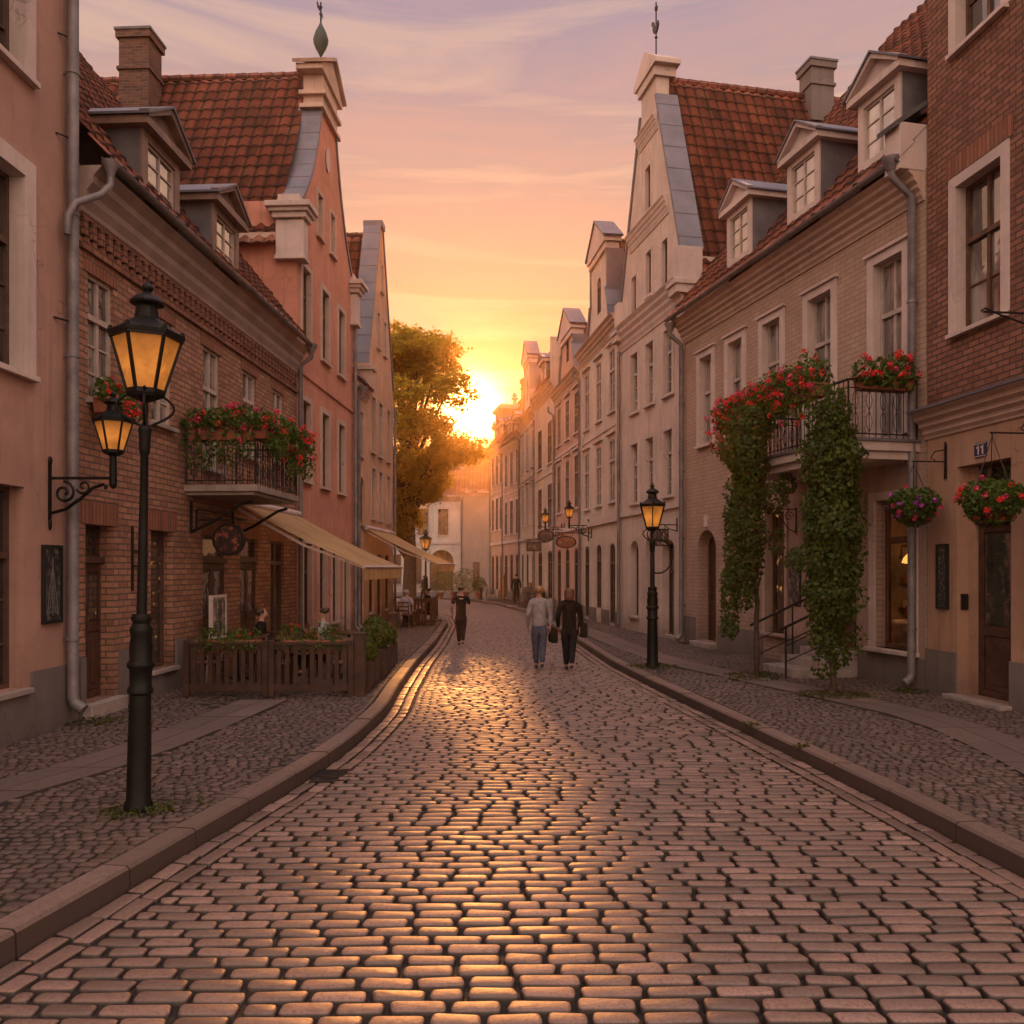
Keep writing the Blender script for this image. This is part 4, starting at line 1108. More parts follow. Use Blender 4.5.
# --- the row beyond, one house after another
row_y = [36.0, 42.0, 48.0, 54.0, 59.0, 63.4]; xw = lambda y: 3.77-.134*(y-29.8) if y <= 54 else .527-.222*(y-54)
specs = [
 ('ornate_house','peach house with small pedimented baroque gable next to the tall pale house','pale','gable',11.0,15.4),
 ('ornate_house','rose house with low stepped gable, beside the oval brown sign','rose','gable',10.6,13.9),
 ('row_house','pale narrow house with heavy cornice and mansard roof in the far right row','cream2','mansard',11.4,13.4),
 ('ornate_house','slim peach house with tall gable in the middle of the far right row','pale','gable',11.2,15.6),
 ('row_house','rose house under a big sloping red roof near the far end','rose','slope',10.3,15.4),
 ('row_house','peach house with flat roof turret and urn at the far end of the right row','peach','slope',10.7,14.6)]
y0 = 29.82
for i, (nm, lab, mt, kind, ev, top) in enumerate(specs):
    y1 = row_y[i]
    b = building(nm, lab, (xw(y1)+.0, y1-.02), (xw(y0), y0+.0), GR); L = b['L']; hw = L/2
    n = (3,3,2,3,3,3)[i]; lo = (0,.22,-.3,.18,-.15,.3)[i]
    if kind == 'gable':
        g = 1.25 if i < 2 else 1.0
        outl = [(0,0),(L,0),(L,ev),(hw+g+.55,ev),(hw+g+.35,ev+.7),(hw+g,ev+1.5),(hw+g,top-1.2),(hw-g,top-1.2),(hw-g,ev+1.5),(hw-g-.35,ev+.7),(hw-g-.55,ev),(0,ev)]
    else: outl = [(0,0),(L,0),(L,ev),(0,ev)]
    us = [L*(k+.5)/n for k in range(n)]; ww = (.40,.44,.62,.36,.42,.42)[i]
    hs = [(u-ww,u+ww,z0,z1) for u in us for z0,z1 in ((4.5+lo,6.75+lo*1.2),(7.75+lo,(10.0,9.75,9.6,10.1,9.9,10.2)[i]))]
    gs = [(u-ww,u+ww,.55 if k%2 else .1,3.0,.25) for k,u in enumerate(us)]
    at = [(hw-.32,hw+.32,ev+.9,ev+2.3,.32)] if kind == 'gable' else []
    wall(b, outl, [(*w,0,.07) for w in hs]+[(*w,.1) for w in gs+at], M[mt], depth=8, t=.4)
    for w in hs: window(b, *w, reveal=.07, sash=('sashpale','sashmid','wood','sashpale','sashmid','sash')[i], surround='trim', sw=.13, bars=2, sproud=.02, glass=random.choice(('glassdark','glass','glass','glasspale','glassdark','glass','glasswarm')))
    for w in gs+at: window(b, *w[:4], reveal=.1, sash='darkwood', glass='glassdark' if w not in gs[1:2] else 'glasswarm', bars=1, sill=False, transom=.75)
    cornice(b, 0, L, ev-.55, ev+.02, .36, mat='trimwarm'); MB().box(0,-.1,3.75,L,.003,3.95).build('string_course', M['trim'], b)
    if i in (0,2,4):
        for e_ in (0, L-.34): MB().box(e_,-.07,3.96,e_+.34,.003,ev-.56).build('pilaster', M['trim'], b)
    for w in hs[::1] if i in (0,1,3) else []: MB().box(w[0]-.22,-.13,w[3]+.19,w[1]+.22,.004,w[3]+.27).build('window_hood', M['trim'], b)
    MB().box(.0,-.05,7.2+lo,L,.003,7.3+lo).build('sill_band', M['trim'], b)
    pl = MB(); 
    for k in range(n): pl.box(us[k]+ww+.06,-.03,-.1, (us[k+1]-ww-.06) if k<n-1 else L, .004,.55)
    pl.box(0,-.03,-.1,us[0]-ww-.06,.004,.55); build_each(pl, 'plinth', M['plinth'], b)
    drainpipe(b, .06, 0, ev-.6, .1, .06, ygut=-.36, hopper=False)
    if kind == 'gable':
        m = MB(); m.prism([(hw-g-.2,top-1.2),(hw+g+.2,top-1.2),(hw+g+.2,top-1.05),(hw,top),(hw-g-.2,top-1.05)], -.16,.5); m.box(hw-g-.1,-.1,top-1.45,hw+g+.1,.45,top-1.2)
        m.build('pediment', M['trim'], b, bevel=.01)
        m = MB()
        for sg in (-1,1):
            e = hw+sg*(g+.02); m.box(min(e,e+sg*.14),-.05,ev+1.4,max(e,e+sg*.14),.6,top-1.46)
            m.bar((hw+sg*(g+.05),.25,ev+1.52),(hw+sg*(g+.42),.25,ev+.72), .7,.1); m.bar((hw+sg*(g+.40),.25,ev+.72),(hw+sg*(g+.62),.25,ev+.04), .7,.1)
        for sg in (-1,1): m.bar((hw+sg*(g+.28),.17,top-1.02),(hw,.17,top+.05), .78,.08)
        m.build('coping', M['zinc'], b)
        zr = top-.7 if i < 3 else top-1.0; sl = math.hypot(hw, zr-ev)
        tiles(b, (L,.5,ev),(0,1,0),(-hw,0,zr-ev), 7.5, sl, seg=3, ch=.4, tw=.3, mat='tile'); tiles(b, (0,.5,ev),(0,1,0),(hw,0,zr-ev), 7.5, sl, seg=3, ch=.4, tw=.3, mat='tile')
        ridge(b, (hw,.5,zr+.03),(hw,8,zr+.03))
    elif kind == 'mansard':
        tiles(b, (0,-.3,ev+.05),(1,0,0),(0,.55,1), L, 2.1, seg=3, ch=.4, tw=.3, mat='tile'); tiles(b, (0,.72,ev+1.9),(1,0,0),(0,1,.35), L, 6, seg=3, ch=.4, tw=.3, mat='tile2')
        dormer(b, hw, -.1, ev+.35, 1.3, 1.1, .5, 1.2, trim='trim')
        MB().box(L-.1,-.25,ev,L-.004,7,ev+2.1).build('party_wall', M['cream2'], b)
    else:
        dz = top-ev; dr = dz/1.5
        tiles(b, (0,-.35,ev+.05),(1,0,0),(0,1,1.5), L, math.hypot(dr,dz), seg=3, ch=.4, tw=.3, mat='tile')
        tiles(b, (L,2*dr-.35,ev+.05),(-1,0,0),(0,-1,1.5), L, math.hypot(dr,dz), seg=2, ch=.6, tw=.5, mat='tile2')
        rg_ = MB().add([(L-.01,-.3,ev),(L-.01,2*dr-.4,ev),(L-.01,dr-.35,ev+dz)], [(0,1,2)]).add([(.01,-.3,ev),(.01,2*dr-.4,ev),(.01,dr-.35,ev+dz)], [(0,1,2)]); build_each(rg_, 'roof_gable', M[mt], b)
        dormer(b, L*.3, .1, ev+.5, 1.2, 1.0, .45, 1.8); dormer(b, L*.7, .1, ev+.5, 1.2, 1.0, .45, 1.8)
        chimney(b, L*.5, dr-.4, top-.5, top+1.0, .7,.7)
    if i == 5:
        tw = MB(); tw.box(.05,.3,ev+.3,2.5,3.0,13.5); o_ = tw.build('turret', M['orange'], b)
        MB().box(-.12,.12,13.5,2.68,3.2,13.75).box(-.02,.2,13.75,2.58,3.1,13.85).build('turret_cornice', M['trimwarm'], o_)
        MB().lathe([(.16,13.85),(.15,14.4),(.26,14.44),(.26,14.55),(.12,14.6),(.2,14.75),(.05,14.95)], (1.3,1.5,0), 10).build('turret_finial', M['trimwarm'], o_)
    y0 = y1
# ------------------------------------------------------------------ lamps
M['lampglass'] = None
def lampglass():
    t = NT('amber_lamp_glass'); o = t.coord('Object'); n = t.noise(o, 5, 3)
    x = t.new('ShaderNodeSeparateXYZ'); t.link(t.coord('Generated'), x.inputs[0])
    g = t.ramp(x.outputs['Z'], [(0,.55),(.4,1),(.75,.6),(1,.28)])
    v = t.math('MULTIPLY', g, t.ramp(n, [(.3,.45),(.65,1)]))
    t.link(t.mix((.14,.055,.015),(.70,.33,.10),v), t.b.inputs['Base Color'])
    t.link(t.mix((.10,.03,.006),(1,.33,.045),v), t.b.inputs['Emission Color'])
    t.b.inputs['Emission Strength'].default_value = .48; t.b.inputs['Roughness'].default_value = .25
    return t.m
M['lampglass'] = lampglass()

def lantern(parent, c, s=1.0, n=6, name='lantern', roof_h=.26):
    """tapered lantern standing on c; s scales it"""
    rb, rt, hh = .175*s, .335*s, .55*s
    rot = R(22)
    def ring(r, z): return [(c[0]+r*math.cos(2*math.pi*k/n+rot), c[1]+r*math.sin(2*math.pi*k/n+rot), c[2]+z) for k in range(n)]
    m = MB(); a = ring(rb, .05*s); b_ = ring(rt, .05*s+hh)
    for k in range(n):
        m.bar(a[k], b_[k], .028*s, .028*s); m.bar(a[k], a[(k+1)%n], .03*s, .045*s); m.bar(b_[k], b_[(k+1)%n], .035*s, .05*s)
        m.ball((b_[k][0], b_[k][1], b_[k][2]+.05*s), .03*s, .03*s, .045*s, 6, 4)
    m.lathe([(.05*s,-.05*s),(rb*.95,0),(rb*1.02,.05*s)], c, n, rot)
    L_ = m.build(name, M['lampiron'], parent)
    for k in range(n):
        k2 = (k+1)%n; i_ = .97
        def pull(p): return (c[0]+(p[0]-c[0])*i_, c[1]+(p[1]-c[1])*i_, p[2])
        MB().add([pull(a[k]),pull(a[k2]),pull(b_[k2]),pull(b_[k])], [(0,1,2,3)]).build('pane', M['lampglass'], L_)
    z0 = .05*s+hh
    r = MB().lathe([(rt*1.08,z0),(rt*1.10,z0+.04*s),(rt*.75,z0+.11*s),(rt*.46,z0+.175*s),(rt*.42,z0+.185*s)], c, n, rot)
    r.lathe([(.125*s,z0+.16*s),(.105*s,z0+.30*s),(.11*s,z0+.31*s),(.165*s,z0+.335*s),(.17*s,z0+.355*s),(.13*s,z0+.40*s),(.06*s,z0+.44*s),(.035*s,z0+.46*s),(.055*s,z0+.49*s),(.058*s,z0+.51*s),(.03*s,z0+.545*s),(.012*s,z0+.57*s),(.008*s,z0+.60*s)], c, 14)
    r.build('lantern_roof', M['lampiron'], L_)
    return L_

def street_lamp(label, loc, H=4.80, s=1.0, group='street lamps', hoop=False, slim=.82):
    q_ = slim
    t = thing('street_lamp', label, 'street lamp', loc, 0, group)
    p = MB().lathe([(.205*s,0),(.205*s,.05),(.175*s,.09),(.165*s,.6),(.150*s,1.0),(.185*s,1.02),(.185*s,1.05),(.155*s,1.08),(.16*s,1.22),(.195*s,1.245),(.195*s,1.275),(.16*s,1.30),(.17*s,1.42),(.15*s,1.5),(.165*s,1.54),(.165*s,1.57),(.125*s,1.62),(.15*s,1.66),(.13*s,1.7)], (0,0,0), 20)
    p.v = [(x*q_,y*q_,z) for x,y,z in p.v]; p.build('lamp_base', M['lampiron'], t, smooth=True)
    zl = H - 1.37*s
    q = MB().lathe([(.115*s,1.70),(.105*s,2.4),(.085*s,zl-.42*s),(.11*s,zl-.40*s),(.125*s,zl-.35*s),(.135*s,zl-.2*s),(.15*s,zl-.17*s),(.15*s,zl-.15*s),(.07*s,zl-.10*s),(.05*s,zl-.08*s),(.045*s,zl+.2*s)], (0,0,0), 16)
    q.v = [(x*q_*.64,y*q_*.64,z) for x,y,z in q.v]; q.build('post', M['lampiron'], t, smooth=True)
    sc_ = MB()
    for k in range(4):
        a = math.pi*k/2 + R(20); ca, sa = math.cos(a), math.sin(a); path = []
        for j in range(11):
            x = j/10; r = (.05 + .19*math.sin(x*math.pi)**1.0 + .06*x)*s; path.append((ca*r, sa*r, zl - .12*s + x*.34*s))
        path += [(ca*.19*s, sa*.19*s, zl+.24*s), (ca*.15*s, sa*.15*s, zl+.2*s)]
        sc_.tube(path, .014*s, 6)
    sc_.build('scroll', M['lampiron'], t, smooth=True)
    lantern(t, (0,0,zl+.17*s), s)
    if hoop:
        h = MB(); pts = [(.06+.28*(1-math.cos(a))*1.0, 0, zl-.35+.32*math.sin(a)+.1) for a in [R(-100)+R(200)*k/16+R(0) for k in range(17)]]
        pts = [(.12+.30*math.sin(a), 0, zl-.42+.36*math.cos(a)) for a in [R(5)+R(195)*k/18 for k in range(19)]]
        h.tube(pts, .02, 6); h.build('hoop', M['lampiron'], t, smooth=True)
    return t
street_lamp('tall black lamp post with large amber lantern on the left pavement', (-3.25,7.42,0), 4.62, .86, slim=.68).rotation_euler = (0, R(1.0), 0)
street_lamp('black lamp post with amber lantern on the right pavement near the arched door', (2.98,18.1,0), 3.92, .84, hoop=True)
street_lamp('distant lamp post with yellow lantern beside the second cafe awning', (-4.15,41.0,0), 4.0, .85)

def scroll(m, cx, cz, r0, r1, turns, start, y=0.0, rad=.012, n=26, sgn=1):
    pts = []
    for k in range(n+1):
        t = k/n; a = start + sgn*turns*2*math.pi*t; r = r0 + (r1-r0)*t
        pts.append((cx + r*math.cos(a), y, cz + r*math.sin(a)))
    m.tube(pts, rad, 5)
def wall_lantern(label, wallpt, outdir, out=.85, s=.62, drop=False, group='wall lanterns'):
    """bracket grows from WALLPT along OUTDIR (horizontal); local x = out"""
    rz = math.atan2(outdir[1], outdir[0])
    t = thing('wall_lantern', label, 'wall lantern', wallpt, rz, group)
    k = out/.85; m = MB()
    m.box(0,-.02,-.42*k,.03,.02,.32*k); m.ball((.02,0,.36*k),.03,.03,.06,8,5); m.ball((.02,0,-.47*k),.025,.025,.09,8,5)
    m.bar((0,0,.13*k),(out,0,.13*k), .035,.035)
    path = [(.03,0,-.33*k),(.22*k,0,-.28*k),(.42*k,0,-.14*k),(.58*k,0,.0),(.72*k,0,.05*k),(.76*k,0,.02*k),(.74*k,0,-.01*k)]
    m.tube(path, .022, 6)
    scroll(m, .2*k, -.06*k, .15*k, .03*k, 1.4, R(90), 0, .019, sgn=-1); scroll(m, .46*k, .02*k, .10*k, .02*k, 1.2, R(200), 0, .015, sgn=1)
    m.build('bracket', M['lampiron'], t, smooth=True)
    q = MB(); q.tube([(out,0,.05*k),(out,0,.42*k)], [.045*s/.62,.04*s/.62], 8); q.ball((out,0,.05*k),.05,.05,.06,8,5); q.build('arm', M['lampiron'], t, smooth=True)
    lantern(t, (out,0,.45*k), s)
    return t
wall_lantern('small amber lantern on scrolled bracket of the pink house wall', tuple(world_of(A, 8.60, 0, 3.14)), (1,0), .84, .70)
# small lanterns on the far right houses
ddir = Vector((-.991,-.133,0))
for lab, y, z, sg in (('amber lantern on short bracket beside the hanging oval sign', 34.6, 3.7, .62), ('amber lantern on short bracket farthest down the right house fronts', 40.2, 3.8, .62)):
    wall_lantern(lab, (xw(y)-.02, y, z), ddir, .8, sg)

# ------------------------------------------------------------------ foliage helpers
def leaf_arrays(P, size, N=None, jitter=1.0, fold=.25, aspect=.7):
    n = len(P); P = np.asarray(P, float)
    s = size*rng.uniform(.45,1.4,n)[:,None]
    d = rng.normal(0,1,(n,3)); 
    if N is not None: nn = np.asarray(N,float)*1.0 + rng.normal(0,.55*jitter,(n,3))
    else: nn = rng.normal(0,1,(n,3)) + np.array([0,0,.5])
    nn /= np.linalg.norm(nn,axis=1,keepdims=True)
    t = d - nn*(d*nn).sum(1,keepdims=True); t /= np.linalg.norm(t,axis=1,keepdims=True); b = np.cross(nn,t)
    v0 = P - t*s*.5; v2 = P + t*s*.5; up = nn*s*fold*.5
    v1 = P + b*s*.5*aspect + up - t*s*.08; v3 = P - b*s*.5*aspect + up - t*s*.08
    V = np.stack([v0,v1,v2,v3],1).reshape(-1,3); i = np.arange(n)*4
    F = np.concatenate([np.stack([i,i+1,i+2],1), np.stack([i,i+2,i+3],1)])
    return V, F
def leaves(name, P, size, mat, parent, N=None, **k):
    V, F = leaf_arrays(P, size, N, **k)
    return raw_mesh(name, V, [F], mat, parent)
def blob_points(c, r, n, shell=.55):
    d = rng.normal(0,1,(n,3)); d /= np.linalg.norm(d,axis=1,keepdims=True)
    rad = rng.uniform(shell,1,n)**.6
    return np.array(c) + d*rad[:,None]*np.array(r), d
def blossoms(name, centres, mat, parent, r=.045, k=16, size=.035):
    P = np.concatenate([np.array(c) + (lambda d: d/np.linalg.norm(d,axis=1,keepdims=True)*r)(rng.normal(0,1,(k,3))) for c in centres])
    Nn = np.concatenate([P[i*k:(i+1)*k]-np.array(c) for i, c in enumerate(centres)])/r
    return leaves(name, P, size, mat, parent, Nn, jitter=.6, aspect=.95)

def flower_box(label, loc, rz, L, W=.26, H=.2, spread=.34, drop=.35, nl=900, nb=40, box=True, group='flower boxes on the balconies', pal=('red','red','pinkp'), rise=.26, size=.075):
    t = thing('flower_box', label, 'flower box', loc, rz, group)
    if box:
        m = MB(); m.prism([(-L/2,H),(L/2,H),(L/2-.04,0),(-L/2+.04,0)], -W/2, W/2); m.box(-L/2-.02,-W/2-.02,H,L/2+.02,W/2+.02,H+.03)
        m.build('box', M['terracotta'], t, bevel=.008)
    k = max(2, int(L/.22)); P=[]; Nn=[]
    for i in range(k):
        u = -L/2 + L*(i+.5)/k
        p, d = blob_points((u + random.uniform(-.05,.05), random.uniform(-.06,.02), H + rise*.45 + random.uniform(-.04,.06)), (.22,spread*random.uniform(.8,1.15),rise*random.uniform(.8,1.2)), nl//k); P.append(p); Nn.append(d)
        p, d = blob_points((u + random.uniform(-.05,.05), -W/2-.06, H - drop*.4), (.18,spread*.5,drop*random.uniform(.5,1.1)), nl//(2*k)); P.append(p); Nn.append(d)
    P = np.concatenate(P); Nn = np.concatenate(Nn)
    leaves('foliage', P, size, M['green2'], t, Nn, jitter=1.2)
    out = P[(Nn[:,2] > .1) | (Nn[:,1] < -.3)]
    for mname in sorted(set(pal)):
        q = max(2, int(nb*pal.count(mname)/len(pal)))
        q = int(q*1.7); cs = out[rng.choice(len(out), q)] + Nn[(Nn[:,2] > .1) | (Nn[:,1] < -.3)][rng.choice(len(out), q)]*0 + np.array([0,-.03,.04]) + rng.normal(0,.03,(q,3))
        blossoms('blossom', cs, M[mname], t, r=.052, k=18, size=.042)
    return t
def in_b(b, x, y, z): return tuple(world_of(b, x, y, z))
rB = B.rotation_euler.z; r2 = R2.rotation_euler.z
# left balcony
flower_box('pink and red geraniums on the near side rail of the left balcony', in_b(B,3.34,-.70,4.36), rB-R(90), 1.15, nl=1300, nb=20, spread=.32, drop=.55, pal=('red','pinkp','pinkp'))
flower_box('red geraniums at the corner of the left balcony in front of the brick wall', in_b(B,3.75,-1.34,4.40), rB, .8, nl=900, nb=12, spread=.30, drop=.4)
flower_box('bushy red geraniums on the front rail at the far end of the left balcony', in_b(B,5.1,-1.36,4.36), rB, 1.3, nl=1600, nb=26, spread=.36, drop=.6, pal=('red','red','pinkp'))
flower_box('small planter of red flowers under the first upper window of the left brick house', in_b(B,.57,-.22,4.3), rB, .75, H=.18, nl=420, nb=14, spread=.2, drop=.2, rise=.2)
# right balcony
flower_box('red geraniums hanging over the far corner of the right balcony', in_b(R2,5.75,-1.45,5.02), r2, 1.0, nl=1300, nb=46, spread=.42, drop=.75, rise=.36)
flower_box('dense red geraniums in the middle of the right balcony rail', in_b(R2,6.85,-1.45,5.12), r2, 1.25, nl=1500, nb=60, spread=.40, drop=.6, rise=.4)
flower_box('red geraniums above the ivy on the right balcony rail', in_b(R2,8.2,-1.45,5.18), r2, 1.35, nl=1500, nb=44, spread=.38, drop=.5, rise=.4)
flower_box('terracotta box of red flowers on the near side rail of the right balcony', in_b(R2,9.58,-.68,5.16), r2+R(90), 1.05, nl=950, nb=26, spread=.24, drop=.16, rise=.26)

def climber(label, x, y, top, spots, tr=.055, n=3200):
    t = thing('climbing_plant', label, 'climbing plant', (x,y,0), 0, 'ivy columns under the right balcony')
    m = MB(); P = []
    pts = [(0,0,-.02)]; z = .25
    while z < top: pts.append((random.gauss(0,.035), random.gauss(0,.035), z)); z += .4
    m.tube(pts, [tr*(1-.4*i/len(pts)) for i in range(len(pts))], 8)
    m.tube([(.05,.03,-.02),(.07,.05,.5),(.02,.06,1.1),(.05,0,1.8)], .02, 6)
    m.build('trunk', M['bark'], t, smooth=True)
    P=[]; N=[]; tot = sum(s[4] for s in spots)
    for (dx,dy,z,r,w,h) in [(s[0],s[1],s[2],s[3],s[4],s[5]) for s in spots]:
        p, d = blob_points((dx,dy,z), (r,r,h), int(n*w/tot), .6); P.append(p); N.append(d*np.array([1,1,.4])+np.array([0,0,.25]))
    P = np.concatenate(P); N = np.concatenate(N)
    leaves('foliage', P, .072, M['green'], t, N, jitter=1.0, aspect=.8)
    return t
def column(x0, x1, zb, zt, prof_, n=26, dx=0):
    out = []
    for i in range(n):
        t = (i+.5)/n; z = zb + (zt-zb)*t; r = prof_(t)
        out.append((dx + random.gauss(0,.06), random.gauss(0,.06), z, r*random.uniform(.80,1.16), r*r, (zt-zb)/n*1.5))
    return out
climber('wide dense ivy column climbing to the near corner of the right balcony', 5.28,14.12, 4.9, column(0,0,.42,4.95, lambda t: .20+.34*min(1,t*3.0)-.05*t-.22*max(0,(t-.84)/.16))+[(-.35+.1*k,-.3+.05*k,1.1+.5*k,.16,.03,.3) for k in range(7)]+[(.42,-.1,.9+.75*k,.14,.02,.28) for k in range(5)], n=15000)
sp = column(0,0,1.5,5.05, lambda t: .28+.20*t, 13, -.16) + [(-.52,.0,.95+k*.3,.20,.05,.28) for k in range(4)] + [(-.38,0,2.0+.4*k,.27,.08,.35) for k in range(5)] + [(.35,.1,3.5,.34,.1,.35),(.65,.2,3.75,.25,.06,.22),(.45,.1,2.6,.18,.03,.3)]
climber('slimmer ragged ivy column with trailing shoots at the far end of the right balcony', 4.79,16.75, 4.5, sp, n=12500)

def hanging_basket(label, b, u, out, zr, zc, r=.42, pal=('violet','pinkp','red'), cords=True):
    p = world_of(b, u, -out, zc); rz = b.rotation_euler.z
    t = thing('hanging_basket', label, 'hanging basket', tuple(p), rz, 'hanging flower baskets by the right door')
    m = MB(); m.lathe([(.05,-.34),(.16,-.30),(.26,-.18),(.30,-.02),(.31,0)], (0,0,0), 14); m.build('basket', M['darkwood'], t, smooth=True)
    c = MB()
    for k in range(3):
        a = 2*math.pi*k/3+.5; c.tube([(.29*math.cos(a),.29*math.sin(a),0),(0,0,zr-zc-.05)], .008, 4)
    c.build('cord', M['iron'], t)
    P, d = blob_points((0,0,.02), (r,r,.26), 1100, .5); q, e = blob_points((0,0,-.14), (r*.85,r*.85,.24), 500, .6)
    P = np.concatenate([P,q]); d = np.concatenate([d,e])
    leaves('foliage', P, .07, M['green2'], t, d, jitter=1.2)
    for mn in sorted(set(pal)):
        cs = P[rng.choice(len(P), 15)] ; dd = cs/np.linalg.norm(cs/np.array([r,r,.3]),axis=1,keepdims=True); blossoms('blossom', dd*1.02, M[mn], t, r=.035, size=.04)
    k = MB(); k.box(0,0,0,.02,.02,.02)
    br = thing('basket_bracket', 'iron wall bracket that carries the '+label.split(' of ')[0].replace('hanging basket','flower basket')+(' left of the door' if u < 1 else ' right of the door'), 'bracket', in_b(b,u,0,zr), rz, 'iron brackets for the flower baskets')
    m = MB(); m.box(-.02,-.03,-.28,.02,0,.28); m.bar((0,0,.0),(0,-out-.03,.0), .022,.022); m.tube([(0,-.02,.2),(0,-.2,.17),(0,-.28,.06),(0,-.2,.02)], .011, 5); m.ball((0,-.02,.3),.02,.02,.04,6,4); m.tube([(0,-out,0),(0,-out,-.07)], .012, 5)
    m.build('iron_arm', M['iron'], br)
    return t
hanging_basket('round hanging basket of violet and pink petunias in front of the rain pipe', R1, .52, .58, 3.86, 3.16, .41, ('violet','violet','pinkp'))
hanging_basket('leafy hanging basket of pink flowers right of the brown door', R1, 2.62, .72, 4.0, 3.08, .45, ('pinkp','red'))
# bare iron sign bracket on the brick
sb = thing('sign_bracket', 'bare scrolled iron bracket on the brown brick above the ochre ground floor', 'bracket', in_b(R1,2.75,0,5.6), R1.rotation_euler.z)
m = MB(); m.box(-.02,-.03,-.2,.02,0,.2); m.bar((0,0,.05),(0,-.95,.05), .025,.025); m.tube([(0,-.02,-.16),(0,-.3,-.1),(0,-.7,.02),(0,-.92,.1),(0,-.98,.06)], .014, 5); m.build('iron_arm', M['iron'], sb)

# posters and signs on the walls
def poster(label, b, u0,u1,z0,z1, mat, group=None):
    t = thing('poster_board', label, 'poster', in_b(b,(u0+u1)/2,0,z0), b.rotation_euler.z, group); w=u1-u0; h=z1-z0
    f = MB(); f.box(-w/2,-.05,0,-w/2+.035,-.001,h); f.box(w/2-.035,-.05,0,w/2,-.001,h); f.box(-w/2+.035,-.05,0,w/2-.035,-.001,.04); f.box(-w/2+.035,-.05,h-.04,w/2-.035,-.001,h)
    f.build('frame', M['black'], t); MB().box(-w/2+.035,-.03,.04,w/2-.035,-.004,h-.04).build('print', mat, t)
    return t
def printmat(name, a, c, sx, sy, thr=.5):
    t = NT(name); o = t.coord('UV'); n = t.noise(t.mapped(o,(sx,sy,1)), 1, 5, .7)
    t.link(t.mix(a, c, t.ramp(n, [(thr,0),(thr+.12,1)])), t.b.inputs['Base Color']); t.b.inputs['Roughness'].default_value = .35; return t.m
po = poster('framed dark poster with pale tower drawing on the pink wall', A, 8.42,8.86,1.38,2.40, printmat('poster_print',(.02,.018,.017),(.16,.15,.14),9,6,.5))
m = MB(); 
for sg in (-1,1): m.bar((sg*.13,-.032,.12),(sg*.01,-.032,.72), .018,.004,(0,1,0)); m.bar((sg*.07,-.032,.12),(sg*.005,-.032,.55), .012,.004,(0,1,0))
for z in (.14,.2,.32,.44,.6): m.box(-.14+z*.15,-.034,z,.14-z*.15,-.031,z+.010)
for x in (-.15,.15,-.1,.1): m.box(x-.004,-.033,.1,x+.004,-.0308,.5-abs(x))
m.box(-.012,-.034,.1,.012,-.0315,.86)
m.build('drawing', plain('chalk_grey',(.16,.15,.14),.7), po)
poster('narrow dark notice board with pale specks between rain pipe and brown door', R1, .30,.60,1.42,2.50, printmat('notice_print',(.02,.019,.02),(.22,.21,.20),18,16,.5))
t_ = thing('shop_sign', 'tall rounded pale shop sign on the wall behind the stair rail', 'sign', in_b(R2,5.72,0,1.3), r2)
m = MB(); pts = [(-.2,0),(.2,0),(.2,1.0)]+[(.2*math.cos(a),1.0+.24*math.sin(a)) for a in [math.pi*k/8 for k in range(1,8)]]+[(-.2,1.0)]; m.prism(pts,-.06,-.002); m.build('board', printmat('sign_print',(.05,.045,.045),(.42,.38,.35),9,7,.5), t_)
m = MB(); m.prism([(x*1.12, z*1.04-.03) for x,z in pts],-.03,-.001); m.build('frame', M['iron'], t_)

def hanging_sign(label, b, u, z, out, kind='oval', mat=None, w=.8, h=.55, group='hanging shop signs'):
    t = thing('hanging_sign', label, 'sign', in_b(b,u,0,z), b.rotation_euler.z, group)
    m = MB(); m.bar((0,0,0),(0,-out,0), .03,.03); m.box(-.02,-.03,-.2,.02,0,.2); m.tube([(0,-.02,-.18),(0,-.25,-.12),(0,-.4,0)], .014,5)
    yc = -out+w/2+.02; m.tube([(0,yc-w*.3,0),(0,yc-w*.3,-.14)], .01,4); m.tube([(0,yc+w*.3,0),(0,yc+w*.3,-.14)], .01,4)
    m.build('bracket', M['iron'], t)
    def shape(k): 
        if kind == 'oval': return [(yc+w/2*k*math.cos(a), -.12-h/2+h/2*k*math.sin(a)) for a in [2*math.pi*i/20 for i in range(20)]]
        return [(yc-w/2*k,-.12-h/2-h/2*k),(yc+w/2*k,-.12-h/2-h/2*k),(yc+w/2*k,-.12-h/2+h/2*k),(yc-w/2*k,-.12-h/2+h/2*k)]
    def slab(k, x0, x1):
        p = shape(k); n = len(p); q = MB(); q.add([(x0,y,zz) for y,zz in p]+[(x1,y,zz) for y,zz in p], [tuple(range(n)),tuple(range(n,2*n))]+[(i,(i+1)%n,n+(i+1)%n,n+i) for i in range(n)]); return q
    slab(1.0,-.03,.03).build('rim', M['iron'], t); slab(.86,-.036,.036).build('board', mat, t)
    return t
b4 = [o for o in COL.objects if o.get('label','').startswith('peach house with small pedimented')][0]
b5 = [o for o in COL.objects if o.get('label','').startswith('rose house with low stepped')][0]
b6 = [o for o in COL.objects if o.get('label','').startswith('pale narrow house')][0]
hanging_sign('orange oval hanging sign on the peach gabled house', b4, 1.9, 3.5, 1.5, 'oval', printmat('oval_sign',(.30,.10,.05),(.50,.30,.18),4,9,.52), .85, .5)
hanging_sign('brown oval hanging sign on the rose gabled house', b5, 2.4, 4.0, 1.3, 'oval', printmat('oval_sign_brown',(.12,.07,.05),(.30,.2,.14),4,8,.5), .75, .6)
hanging_sign('rectangular hanging sign with pale board in the far right row', b6, 3.0, 3.6, 1.0, 'rect', printmat('rect_sign',(.10,.06,.05),(.35,.25,.18),5,7,.5), .8, .5)
